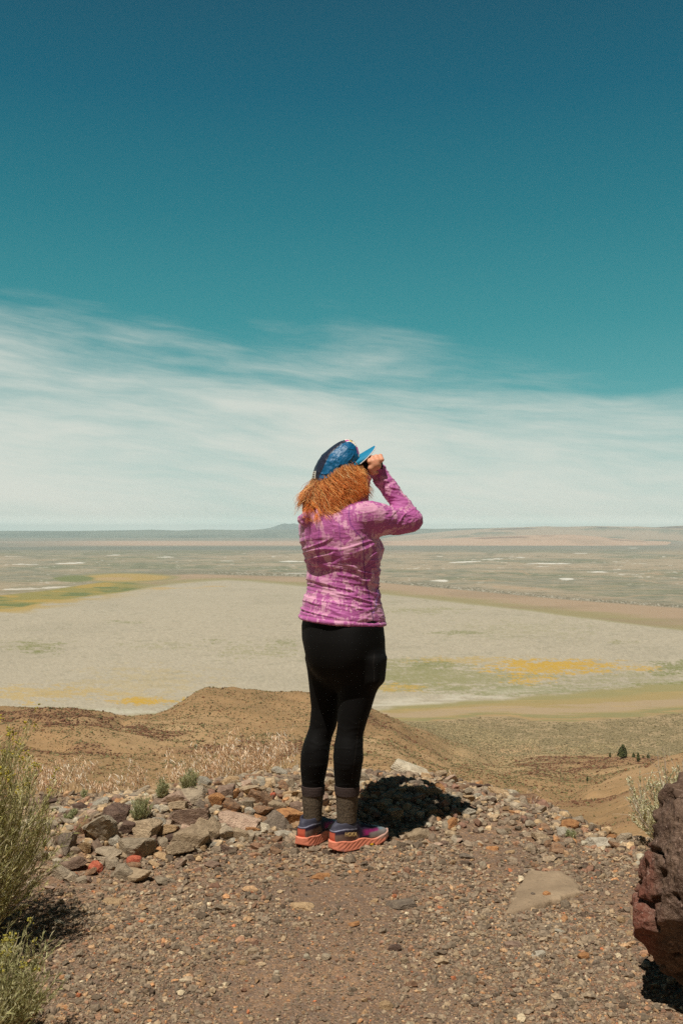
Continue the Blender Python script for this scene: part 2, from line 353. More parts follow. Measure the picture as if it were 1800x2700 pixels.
near_edge = lerp_tab(PXg, [(-600, 1900), (0, 1888), (430, 1884), (880, 1874), (1000, 1868), (1100, 1856), (1250, 1846), (1400, 1832), (1600, 1818), (1800, 1800), (2400, 1750)])
shore = lerp_tab(PXg, [(0, 1960), (880, 1900), (1000, 1890), (1030, 1900), (1101, 1906), (1180, 1898), (1267, 1888), (1340, 1890), (1400, 1900), (1500, 1903), (1646, 1894), (1800, 1878), (2400, 1830)])
# distant basin: grey-green sage with tan patches
col = np.zeros(PYg.shape+(3,))+C((150, 144, 122))
n1 = N(300, 1, 6, 1.8); n2 = N(130, 2, 5); n3 = N(900, 3, 4); n4 = N(45, 6, 3)
col = blend(col, sstep(0.0, 0.6, n1+.4*n2), C((178, 160, 134)))
col = blend(col, sstep(0.1, 0.7, -n1+.6*n2)*.8, C((134, 134, 106)))
col = blend(col, sstep(0.45, 0.8, N(260, 4, 5)+.3*n2)*.7*sstep(1452, 1480, PYg), C((184, 166, 140)))
ribb = np.abs(N(520, 9, 4))
col = blend(col, sstep(0.08, 0.0, ribb)*.75*sstep(1470, 1500, PYg), C((186, 164, 136)))
# far country: slate sage and a long pinkish band
farb = sstep(1462, 1446, PYg+4*n3)
col = blend(col, farb, C((140, 136, 120)))
nb = fbm(PXg/260, PYg/7, 3.3, 4)
tanb = sstep(1424, 1428, PYg)*sstep(1441, 1436, PYg)*sstep(-100, 420, PXg)*sstep(1320, 1050, PXg)
tanb = np.maximum(tanb, sstep(1410, 1414, PYg)*sstep(1431, 1424, PYg)*sstep(1080, 1230, PXg)*sstep(1600, 1440, PXg))
col = blend(col, np.clip(tanb*1.1+.15*nb, 0, 1)*(tanb > .02), C((196, 166, 142)))
col = blend(col, .5*sstep(.2, .7, nb)*sstep(1416, 1424, PYg)*sstep(1475, 1455, PYg), C((170, 152, 134)))
col = blend(col, sstep(1440, 1444, PYg)*sstep(1452, 1448, PYg)*.7*(PXg < 900), C((122, 126, 114)))
fs_ = fbm(PXg/34, PYg/1.5, 14.2, 4, .6); fs2 = fbm(PXg/90, PYg/3.4, 15.2, 4, .6)
col = blend(col, sstep(.25, .8, fs_)*.5*sstep(1446, 1462, PYg), C((184, 168, 142))); col = blend(col, sstep(.25, .8, -fs_)*.5*sstep(1446, 1462, PYg), C((112, 112, 90))); col = blend(col, sstep(.2, .7, fs2)*.45*sstep(1446, 1470, PYg), C((178, 158, 128)))
# alkali flats
def patch(px, py, sx, sy, k=1.0, rot=0.0):
    dx, dy = PXg-px, PYg-py-(PXg-px)*rot; sy = sy*.72 if sy < 4 and py < 1560 else sy; return k*np.exp(-0.5*((dx/sx)**2+(dy/sy)**2))
wht = 0
for q in [(772, 1480, 26, 1.6, 1.3), (780, 1512, 26, 1.4, 1.2), (1235, 1481, 42, 1.5, 1.3, -.05), (1300, 1474, 34, 1.3, 1.2, -.05), (1440, 1486, 52, 1.6, 1.3, .01), (1370, 1470, 9, 1.0, 1.2),
          (1495, 1527, 24, 3.2, 1.0), (1560, 1508, 40, 2.6, .8), (1620, 1502, 28, 1.6, .7), (1535, 1459, 16, 1.1, 1.1), (190, 1485, 42, 1.8, 1.1, -.03), (60, 1488, 60, 1.5, .8), (60, 1553, 80, 1.8, 1.1, -.02), (130, 1549, 50, 2, 1.0, -.03),
          (435, 1469, 18, 1.2, 1.1), (300, 1464, 20, 1.2, .8), (600, 1479, 30, 1.2, .9), (1160, 1531, 20, 3, 1.0), (1180, 1528, 30, 1.6, .7), (1375, 1498, 14, 1.0, .9), (1085, 1470, 9, 1, .8), (1158, 1467, 8, 1, .8), (640, 1459, 40, 1, .6),
          (1680, 1445, 40, 1.2, .8), (950, 1497, 20, 1.4, .5), (690, 1500, 26, 1.1, .6), (1780, 1428, 20, 1, .7)]:
    wht = np.maximum(wht, patch(*q))
wn = fbm(PXg/26, PYg/2.2, 2.2, 3)
wmask = sstep(0.55, 0.8, wht+0.38*wn)
wmask = np.maximum(wmask, sstep(0.95, 1.15, fbm(PXg/18, PYg/1.7, 8.1, 4)+.35*n2)*.55*sstep(1458, 1470, PYg)*sstep(1560, 1535, PYg))
col = blend(col, wmask, C((238, 230, 214)))
# dark wash channels and tan loops on the right
col = blend(col, .6*sstep(0.06, 0.0, np.abs(fbm(Xg/300, Dg/420, 6.6, 3)))*sstep(1480, 1500, PYg)*sstep(1150, 1300, PXg), C((190, 160, 128)))
col = col*.93
# shoreline rubble line, bare shore band
up = PYg-band_top
col = blend(col, sstep(-16, -3, up)*(PXg > 380)*.75, C((132, 122, 100)))
sp = fbm(PXg/3.1, PYg/1.5, 1.1, 3, .8)
col = blend(col, sstep(-11, -5, up)*sstep(3, -3, up)*sstep(0.1, .8, sp)*sstep(420, 700, PXg)*.55, C((214, 206, 186)))
col = blend(col, sstep(-11, -5, up)*sstep(3, -3, up)*sstep(0.1, .8, -sp)*sstep(420, 700, PXg)*.55, C((84, 82, 66)))
bandm = sstep(-2, 2, up)
q = (PYg-band_top)/np.maximum(far_edge-band_top, 1)
bc = blend(np.zeros_like(col)+C((176, 150, 122)), sstep(.45, .9, q+.15*nb), C((158, 144, 104)))
bc = blend(bc, .5*sstep(0, .6, n2), C((156, 134, 108)))
rl = sstep(420, 330, PXg)
yl = blend(np.zeros_like(col)+C((150, 138, 78)), sstep(-.1, .5, fbm(PXg/90, PYg/6, 4, 3)+.4*np.sin(q*9)), C((176, 148, 78)))
yl = blend(yl, sstep(.1, .6, fbm(PXg/70, PYg/5, 9, 3)), C((116, 122, 72)))
bc = blend(bc, rl, yl)
col = blend(col, bandm, bc)
# yellow-green loop of the far left shore
lp = ((PXg-330)/125)**2+((PYg-1523)/11.5)**2
col = blend(col, sstep(1.5, .95, lp+.2*nb)*.85, C((150, 140, 96)))
col = blend(col, sstep(.95, .55, lp+.2*nb)*.85, C((184, 154, 92)))
col = blend(col, sstep(.5, .1, ((PXg-300)/90)**2+((PYg-1526)/7)**2)*.8, C((184, 156, 116)))
col = blend(col, sstep(1.4, .6, ((PXg-195)/50)**2+((PYg-1526)/9)**2+.4*nb), C((122, 126, 80)))
col = blend(col, sstep(40, 60, PYg-1486)*(PXg < 260)*(up < 0)*.3, C((170, 150, 118)))
# playa
pn = N(24, 12, 5); pn2 = N(110, 13, 4); pe = PYg-far_edge+1.5*pn2
play = sstep(-1.5, 2.5, pe)*sstep(near_edge+7, near_edge-7, PYg+6*pn)
pc = np.zeros_like(col)+C((184, 171, 147)); pc = blend(pc, sstep(-.3, .6, pn2)*.5, C((174, 162, 139))); pc = blend(pc, sstep(.2, .8, pn)*.22, C((190, 178, 155)))
pc = blend(pc, sstep(0.5, 1.1, N(9, 15, 4)+.5*pn)*.35, C((150, 142, 118)))
sk_ = fbm(PXg/4.5, PYg/1.9, 5.5, 3); pc = pc*(1+.10*sk_*sstep(1560, 1700, PYg)+.05*sk_)[..., None]; pc = blend(pc, sstep(.75, 1.2, fbm(PXg/22, PYg/3.2, 9.5, 5, .6)+.3*pn2)*.5, C((154, 148, 118)))
edgefar = sstep(22, 2, pe)
pc = blend(pc, edgefar*sstep(900, 1200, PXg)*0+edgefar*.6*sstep(6, 1, pe), C((150, 142, 92)))
pc = blend(pc, sstep(26, 4, pe)*sstep(480, 100, PXg)*sstep(-.3, .4, fbm(PXg/60, PYg/4, 3, 4)+.3), C((182, 154, 92)))
pc = blend(pc, .55*sstep(.1, .9, fbm(PXg/70, PYg/5, 12, 4))*sstep(.9, .3, ((PXg-480)/200)**2+((PYg-1546)/13)**2), C((196, 160, 92)))
def veg(px, py, sx, sy, k, c, sc=34, sy_=3.2, th=.55, z=0):
    global pc
    m = patch(px, py, sx, sy, 1.0)*1.0+.42*fbm(PXg/sc, PYg/sy_, z, 5, .65)+.34*fbm(PXg/(sc*.28), PYg/(sy_*.36), z+3, 4, .6)
    pc = blend(pc, sstep(th, th+.30, m)*k*(.62+.38*sstep(-.3, .4, fbm(PXg/5.5, PYg/1.7, z+8, 3)))*sstep(.12, .45, patch(px, py, sx, sy, 1.0)), C(c))
G1 = (150, 144, 100); G2 = (130, 130, 80); Y1 = (200, 160, 66)
for q in [(105, 1708, 60, 16, .9, G2, 26, 3, .72, 1), (80, 1700, 90, 16, .5, G1, 26, 3, .7, 1.5), (330, 1640, 60, 5, .6, G2, 22, 2, .8, 2), (420, 1702, 120, 12, .5, G1, 20, 2.4, .85, 3), (570, 1690, 40, 5, .7, G2, 18, 2, .75, 4), (680, 1715, 120, 26, .6, G1, 20, 2.6, .8, 5),
          (760, 1695, 60, 12, .6, G2, 16, 2, .8, 6), (1120, 1610, 110, 9, .6, G1, 24, 2.4, .7, 7), (1215, 1668, 90, 5, .7, G2, 24, 2.2, .7, 8), (1640, 1692, 36, 5, .7, G1, 20, 2, .7, 9), (1380, 1660, 200, 30, .35, G1, 26, 2.4, .75, 10),
          (1070, 1775, 130, 30, .85, G1, 46, 5, .42, 11), (1180, 1790, 220, 26, .85, G1, 50, 5, .46, 12), (1140, 1752, 60, 14, .8, G2, 34, 3, .6, 13), (1420, 1822, 240, 12, .8, (142, 140, 96), 50, 4, .5, 14), (1650, 1790, 160, 20, .6, G1, 40, 3.6, .62, 15), (1770, 1762, 70, 16, .9, G2, 36, 4, .55, 16), (1760, 1808, 90, 8, .9, (128, 130, 70), 50, 4, .5, 17),
          (1040, 1812, 90, 10, .7, Y1, 40, 3, .62, 18), (1440, 1762, 130, 20, 1.0, Y1, 40, 4, .58, 19), (1400, 1755, 70, 12, 1.0, Y1, 36, 4, .5, 20), (1540, 1752, 90, 11, .95, Y1, 30, 3.4, .6, 21), (1390, 1792, 60, 12, .9, Y1, 34, 3.5, .62, 22), (1230, 1740, 150, 9, .6, (190, 158, 80), 40, 3, .66, 23), (1690, 1762, 50, 8, .8, Y1, 30, 3, .68, 24),
          (420, 1848, 95, 8, 1.0, Y1, 36, 3.5, .5, 25), (350, 1850, 45, 8, .9, Y1, 30, 3.5, .55, 26), (80, 1826, 200, 16, .6, (196, 162, 84), 40, 4, .55, 27), (380, 1800, 160, 40, .3, (192, 164, 96), 40, 6, .6, 28), (80, 1854, 26, 4, .9, Y1, 20, 2, .6, 29), (200, 1872, 120, 8, .5, G1, 30, 3, .6, 30), (250, 1875, 220, 6, .6, (206, 200, 176), 40, 2.5, .4, 31)]:
    veg(*q)
pc = blend(pc, sstep(30, 8, near_edge-PYg)*sstep(-.3, .3, fbm(PXg/60, PYg/4, 6, 4))*.75*(PXg > 850)*sstep(1500, 1200, PXg), C((208, 198, 176)))
# near shore on the right: olive, ochre and tan strands
s = (PYg-near_edge)/np.maximum(shore-near_edge, 1)
st = fbm(PXg/150, PYg/5, 7.7, 5)
sc_ = blend(np.zeros_like(col)+C((158, 146, 100)), sstep(.18, .34, s+.1*st), C((170, 148, 100)))
sc_ = blend(sc_, sstep(.4, .5, s+.14*st)*sstep(.85, .7, s), C((178, 154, 120))); sc_ = blend(sc_, sstep(.72, .86, s+.16*st), C((150, 140, 96))); sc_ = blend(sc_, sstep(.9, .98, s+.12*st), C((176, 146, 104)))
sc_ = blend(sc_, .4*sstep(.3, .9, st), C((190, 160, 104)))
sg = blend(np.zeros_like(col)+C((150, 132, 98)), sstep(-.2, .5, N(7, 20, 3)), C((176, 152, 116)))
sc_ = blend(sc_, sstep(.97, 1.02, s+.05*st), sg)
col = blend(col, sstep(near_edge-8, near_edge+6, PYg+4*pn), sc_)
col = blend(col, play, pc)
Zg = np.full(PYg.shape, PZ)-np.clip((650-Dg)/100, 0, 1)*1.5*0
def plain_mat_():
    m, t, b = material('basin_floor', 0.95, 0.1)
    a = t.new('ShaderNodeAttribute', attribute_name='col'); v = coords(t)
    e = t.noise(v, 0.45, 5, 0.65); f = t.noise(t.scale(v, (1, 1, 1)), 0.06, 4, 0.6)
    c = t.mix(t.mr(e, 0.42, 0.7, 0, 0.16), a.outputs['Color'], t.mix(1.0, a.outputs['Color'], (0.52, 0.52, 0.46, 1), 'MULTIPLY'))
    c = t.mix(t.mr(f, 0.4, 0.7, 0, 0.14), c, t.mix(1.0, a.outputs['Color'], (0.78, 0.78, 0.72, 1), 'MULTIPLY'))
    t.l.new(c, b.inputs['Base Color']); return m
plain = mesh_np('plain', np.stack([Xg, Dg, Zg], -1).reshape(-1, 3), grid_faces(len(ppy), len(ppx)), plain_mat_(), smooth=True, col=(col*0.86).reshape(-1, 3))
tag(plain, kind='structure')
xb = np.linspace(-33000, 33000, 41); Xb, Yb = np.meshgrid(xb, np.linspace(-33000, 900, 21)); mb_, tb_, bb0 = material('basin_sage', .95, .1); tb_.l.new(tb_.ramp(tb_.noise(coords(tb_), .003, 6, .6), [(.35, L4((128, 122, 94))), (.65, L4((160, 142, 112)))]), bb0.inputs['Base Color'])
tag(mesh_np('plain', np.stack([Xb, Yb, np.full_like(Xb, PZ-4)], -1).reshape(-1, 3), grid_faces(21, 41), mb_), kind='structure')
# sagebrush on the flat in front of the lake
rs = np.random.RandomState(15); n = 26000
py_ = rs.uniform(1876, 2010, n); px_ = rs.uniform(930, 1900, n); d_ = (CAMZ-PZ)*FPX/(py_-HOR)
sh_ = np.interp(px_, PXg[0], shore[0]); k = (py_ > sh_+1+3*rs.rand(n))
zh, _, _ = hills_at(px_, d_); zb = np.maximum(zh, PZ); k &= d_ < 700
px_, d_, zb = px_[k], d_[k], zb[k]
cc = np.array([lin((160, 144, 106))])*rs.uniform(.45, 1.0, (len(px_), 1))
tag(blob_field('sagebrush', np.stack([(px_-900)/FPX*d_, d_, zb], -1), rs.lognormal(-1.25, .35, len(px_)), attr_mat('sage_flat_leaves'), cc, 9, .6), 'low olive sagebrush covering the flat below the lake shore', 'sagebrush', kind='stuff')

# ================================================================ far ridges on the horizon
def ridge(name, prof, d0, depth, c1, c2, z, rockc=None, namp=.3):
    """a long low hill: prof = [(px, crest row)] at distance d0, rising from the plain over `depth` metres in front and falling behind"""
    pr = np.array(prof, float); px = np.linspace(pr[0, 0], pr[-1, 0], int((pr[-1, 0]-pr[0, 0])/3)+2)
    top = CAMZ+(HOR-np.interp(px, pr[:, 0], pr[:, 1]))*d0/FPX
    u = np.linspace(-1, 1, 41); PXr, U = np.meshgrid(px, u, indexing='ij')
    Dr = d0+U*depth; Xr = (PXr-900)/FPX*Dr
    sh = np.where(U < 0, sstep(-1, -.0, U)**.8, sstep(1, 0, U))
    nz = fbm(Xr/(d0*.03), Dr/(d0*.05), z, 4)
    Zr = PZ-1+(top[:, None]-PZ+1)*np.clip(sh*(1+namp*.25*nz*(1-sh)*3), 0, 1.0)
    k = sstep(.0, .6, nz+.3*fbm(Xr/(d0*.006), Dr/(d0*.01), z+3, 3))[..., None]
    cr = C(c1)*(1-k)+C(c2)*k
    if rockc is not None:
        rk = (sstep(.72, .8, sh)*sstep(.95, .88, sh)*sstep(-.1, .3, nz))[..., None]; cr = cr*(1-rk)+C(rockc)*rk
    m, t, b = material(name+'_soil', 0.95, 0.1); a = t.new('ShaderNodeAttribute', attribute_name='col'); t.l.new(a.outputs['Color'], b.inputs['Base Color'])
    o = mesh_np(name, np.stack([Xr, Dr, Zr], -1).reshape(-1, 3), grid_faces(len(px), len(u))[:, ::-1], m, smooth=True, col=cr.reshape(-1, 3))
    return tag(o, kind='structure')
ridge('hills', [(-2600, 1398), (-400, 1400), (0, 1399.5), (180, 1400), (350, 1398), (400, 1396.5), (470, 1399), (540, 1396), (620, 1397.5), (800, 1396), (960, 1395), (1000, 1394), (1100, 1393.5), (1150, 1394.5), (1230, 1393), (1400, 1390), (2300, 1394), (4500, 1396)], 18000, 4500, (104, 112, 100), (84, 96, 86), 1.0)
ridge('hills', [(640, 1401), (690, 1395), (715, 1391), (735, 1384), (748, 1380), (762, 1381.5), (775, 1380), (790, 1384), (830, 1390), (900, 1396), (950, 1401)], 22000, 1500, (84, 100, 96), (70, 88, 86), 2.0)
ridge('hills', [(1000, 1417), (1100, 1408), (1200, 1399), (1300, 1393), (1390, 1389.5), (1440, 1387.5), (1490, 1389), (1560, 1387), (1650, 1388.5), (1680, 1388), (1720, 1390), (1800, 1386), (2000, 1384), (2500, 1388)], 15000, 5500, (160, 140, 118), (122, 118, 100), 3.0, (96, 84, 76), .8)
ridge('hills', [(960, 1431), (1080, 1426), (1180, 1420), (1270, 1416), (1400, 1411), (1500, 1409), (1560, 1413), (1620, 1420), (1720, 1428), (1780, 1431)], 9000, 1800, (182, 152, 128), (168, 142, 120), 4.0, (128, 104, 90), .6)
# ================================================================ the air of the basin
def box(name, x0, x1, y0, y1, z0, z1):
    V = [(x, y, z) for x in (x0, x1) for y in (y0, y1) for z in (z0, z1)]
    F = np.array([(0, 1, 3, 2), (4, 6, 7, 5), (0, 4, 5, 1), (2, 3, 7, 6), (0, 2, 6, 4), (1, 5, 7, 3)]); return mesh_np(name, V, F)
HAZE = 1
if HAZE:
    hz = box('haze', -34000, 34000, -34000, 33000, PZ-60, 135)
    m = bpy.data.materials.new('basin_air'); m.use_nodes = True; tt = NT(m.node_tree); tt.n.remove(tt.n['Principled BSDF'])
    pv = tt.new('ShaderNodeVolumePrincipled'); pv.inputs['Color'].default_value = (0.82, 0.98, 1.0, 1); pv.inputs['Density'].default_value = 4.6e-5; pv.inputs['Anisotropy'].default_value = -0.1
    tt.l.new(pv.outputs[0], tt.n['Material Output'].inputs['Volume']); m.cycles.homogeneous_volume = True
    hz.data.materials.append(m); tag(hz, 'thin pale blue haze over the far basin', 'haze', kind='stuff')
# ================================================================ rocks
def rock_mat(name, c, c2, rough=0.9, pit=0.0, red=None):
    m, t, b = material(name, rough, 0.25)
    v = coords(t); oi = t.new('ShaderNodeObjectInfo')
    vo = t.new('ShaderNodeVectorMath', operation='ADD'); t.l.new(v, vo.inputs[0]); t.l.new(oi.outputs['Random'], vo.inputs[1]); v = t.scale(vo.outputs[0], (1, 1, 1))
    n = t.noise(v, 2.2, 5, 0.6); f = t.noise(v, 14, 6, 0.7)
    base = t.mix(t.mr(n, 0.38, 0.62), L4(c), L4(c2))
    base = t.mix(t.mr(f, 0.35, 0.65, 0.0, 0.36), base, t.mix(1.0, base, (0.5, 0.48, 0.46, 1), 'MULTIPLY'))
    k = t.mr(oi.outputs['Random'], 0, 1, 0.88, 1.34, False)
    hs = t.new('ShaderNodeHueSaturation'); t.l.new(k, hs.inputs['Value']); t.l.new(base, hs.inputs['Color']); base = hs.outputs[0]
    if red: base = t.mix(t.mr(t.noise(v, 3.1, 3, 0.5), 0.52, 0.66, 0, 0.7), base, L4(red))
    t.l.new(base, b.inputs['Base Color'])
    h = t.math('ADD', f, t.math('MULTIPLY', t.noise(v, 5, 5, 0.6), 1.5))
    if pit: h = t.math('SUBTRACT', h, t.math('MULTIPLY', t.mr(t.vor(v, 9), 0.0, 0.35, 1, 0), pit))
    bump(t, b, h, 0.55, 0.16)
    return m
RM = {
 'grey': rock_mat('grey_basalt', (188, 168, 140), (160, 142, 118)), 'greybrown': rock_mat('grey_brown_rock', (196, 170, 136), (168, 144, 114)),
 'tan': rock_mat('tan_rock', (204, 170, 128), (176, 144, 106)), 'orange': rock_mat('orange_rock', (206, 150, 98), (172, 120, 78)),
 'brown': rock_mat('brown_rock', (164, 130, 100), (132, 102, 78), red=(182, 130, 88)), 'dark': rock_mat('dark_brown_rock', (124, 100, 84), (98, 76, 64), pit=.6),
 'darkgrey': rock_mat('dark_grey_rock', (152, 134, 114), (126, 110, 94)), 'scoria': rock_mat('red_brown_scoria', (166, 138, 116), (136, 110, 92), pit=1.0),
 'red': rock_mat('bright_red_scoria', (208, 118, 88), (176, 88, 66), pit=1.0), 'pale': rock_mat('pale_rock', (212, 196, 168), (184, 166, 138)),
 'palegrey': rock_mat('pale_grey_rock', (194, 182, 160), (166, 154, 134)), 'pink': rock_mat('pinkish_rock', (214, 182, 154), (184, 152, 128), pit=.5),
}
CW = {'grey': 'grey', 'greybrown': 'grey brown', 'tan': 'tan', 'orange': 'orange brown', 'brown': 'brown', 'dark': 'dark brown', 'darkgrey': 'dark grey', 'scoria': 'red brown',
      'red': 'bright red', 'pale': 'pale cream', 'palegrey': 'pale grey', 'pink': 'pink'}
def ico(sub):
    bm = bmesh.new(); bmesh.ops.create_icosphere(bm, subdivisions=sub, radius=1.0)
    V = np.array([v.co[:] for v in bm.verts]); F = np.array([[v.index for v in f.verts] for f in bm.faces]); bm.free(); return V, F
ICO = {k: ico(k) for k in (2, 3, 4, 5)}
def rock_verts(seed, kind='angular', sub=4):
    rs = np.random.RandomState(seed); V, F = ICO[sub]
    npl = {'angular': 6, 'slab': 7, 'round': 26}[kind]
    nrm = rs.normal(size=(npl, 3)); nrm /= np.linalg.norm(nrm, axis=1)[:, None]; d = rs.uniform(.5, .95, npl)
    if kind == 'round': d = rs.uniform(.8, 1.0, npl)
    extra = np.array([(0, 0, 1), (0, 0, -1), (1, 0, 0), (-1, 0, 0), (0, 1, 0), (0, -1, 0)])+rs.normal(scale=.22, size=(6, 3)); extra /= np.linalg.norm(extra, axis=1)[:, None]
    nrm = np.concatenate([nrm, extra]); d = np.concatenate([d, rs.uniform(.6, .85, 6)])
    dots = V@nrm.T; r = np.where(dots > .05, d[None]/np.maximum(dots, .05), 9.0)
    k = 70.0 if kind != 'round' else 12.0
    rr = (np.sum(r**-k, axis=1))**(-1/k)                                  # soft minimum: worn edges between flat faces
    P = V*np.minimum(rr, 1.5)[:, None]
    s = seed*1.37
    nz = fbm(P[:, 0]*2.2+s, P[:, 1]*2.2, P[:, 2]*2.2, 4); n2 = fbm(P[:, 0]*8+s, P[:, 1]*8, P[:, 2]*8, 3)
    P = P*(1+(.035 if kind != 'round' else .075)*nz+.018*n2)[:, None]
    P -= (P.max(0)+P.min(0))/2; P /= (P.max(0)-P.min(0)).max()/2
    if kind == 'slab': P = P*np.array([1, .8, .38])
    return P, F
ROCKM = {}
for kd, ns in (('angular', 14), ('slab', 8), ('round', 6)):
    for q in range(ns):
        P, F = rock_verts(q*7+{'angular': 1, 'slab': 200, 'round': 300}[kd], kd)
        o = mesh_np('rock_source', P, F, RM['grey']); ROCKM[(kd, q)] = o.data; bpy.data.objects.remove(o)
rocks = []
def put_rock(px, py, w, h, colr, kind='angular', sink=.28, tilt=None, seed=None, x=None, y=None, dn=0.0, rz=None):
    """px, py: middle of the rock in the photograph; w, h: its size there"""
    rs = np.random.RandomState(seed if seed is not None else int(px*31+py*17) % 99991)
    if x is None: x, y, _ = hit(px, min(py+.38*h, 2690))
    z = float(mound_h(x, y, False)); s = y/FPX
    KS = 1.28 if px < 890 and py < 2340 else 1.12
    W_ = w*s/2*KS; Hh = h*s/2*KS*.96*(.98 if kind != 'slab' else 1.0)
    ax = W_; az = Hh*.95; ay = W_*rs.uniform(.6, .9)
    ns = {'angular': 14, 'slab': 8, 'round': 6}[kind]; me = ROCKM[(kind, rs.randint(ns))]
    o = bpy.data.objects.new('rock', me); COL.objects.link(o)
    if kind == 'slab': az = az/.38*.8
    if kind != 'slab': az = max(az, .55*W_); az = min(az, 1.3*W_)
    o.scale = (ax, ay, az)
    t = tilt if tilt is not None else (rs.uniform(-.35, .35), rs.uniform(-.35, .35))
    o.rotation_euler = (t[0], t[1], (rz if rz is not None else rs.uniform(-.5, .5)+pi*rs.randint(2)))
    zr = az*(.38 if kind == 'slab' else 1)
    o.location = (x, y, z+zr*(1-2*sink)+dn)
    o.material_slots[0].link = 'OBJECT'; o.material_slots[0].material = RM[colr]
    rocks.append(dict(o=o, px=px, py=py, w=w, h=h, c=colr, k=kind, x=x, y=y)); return o
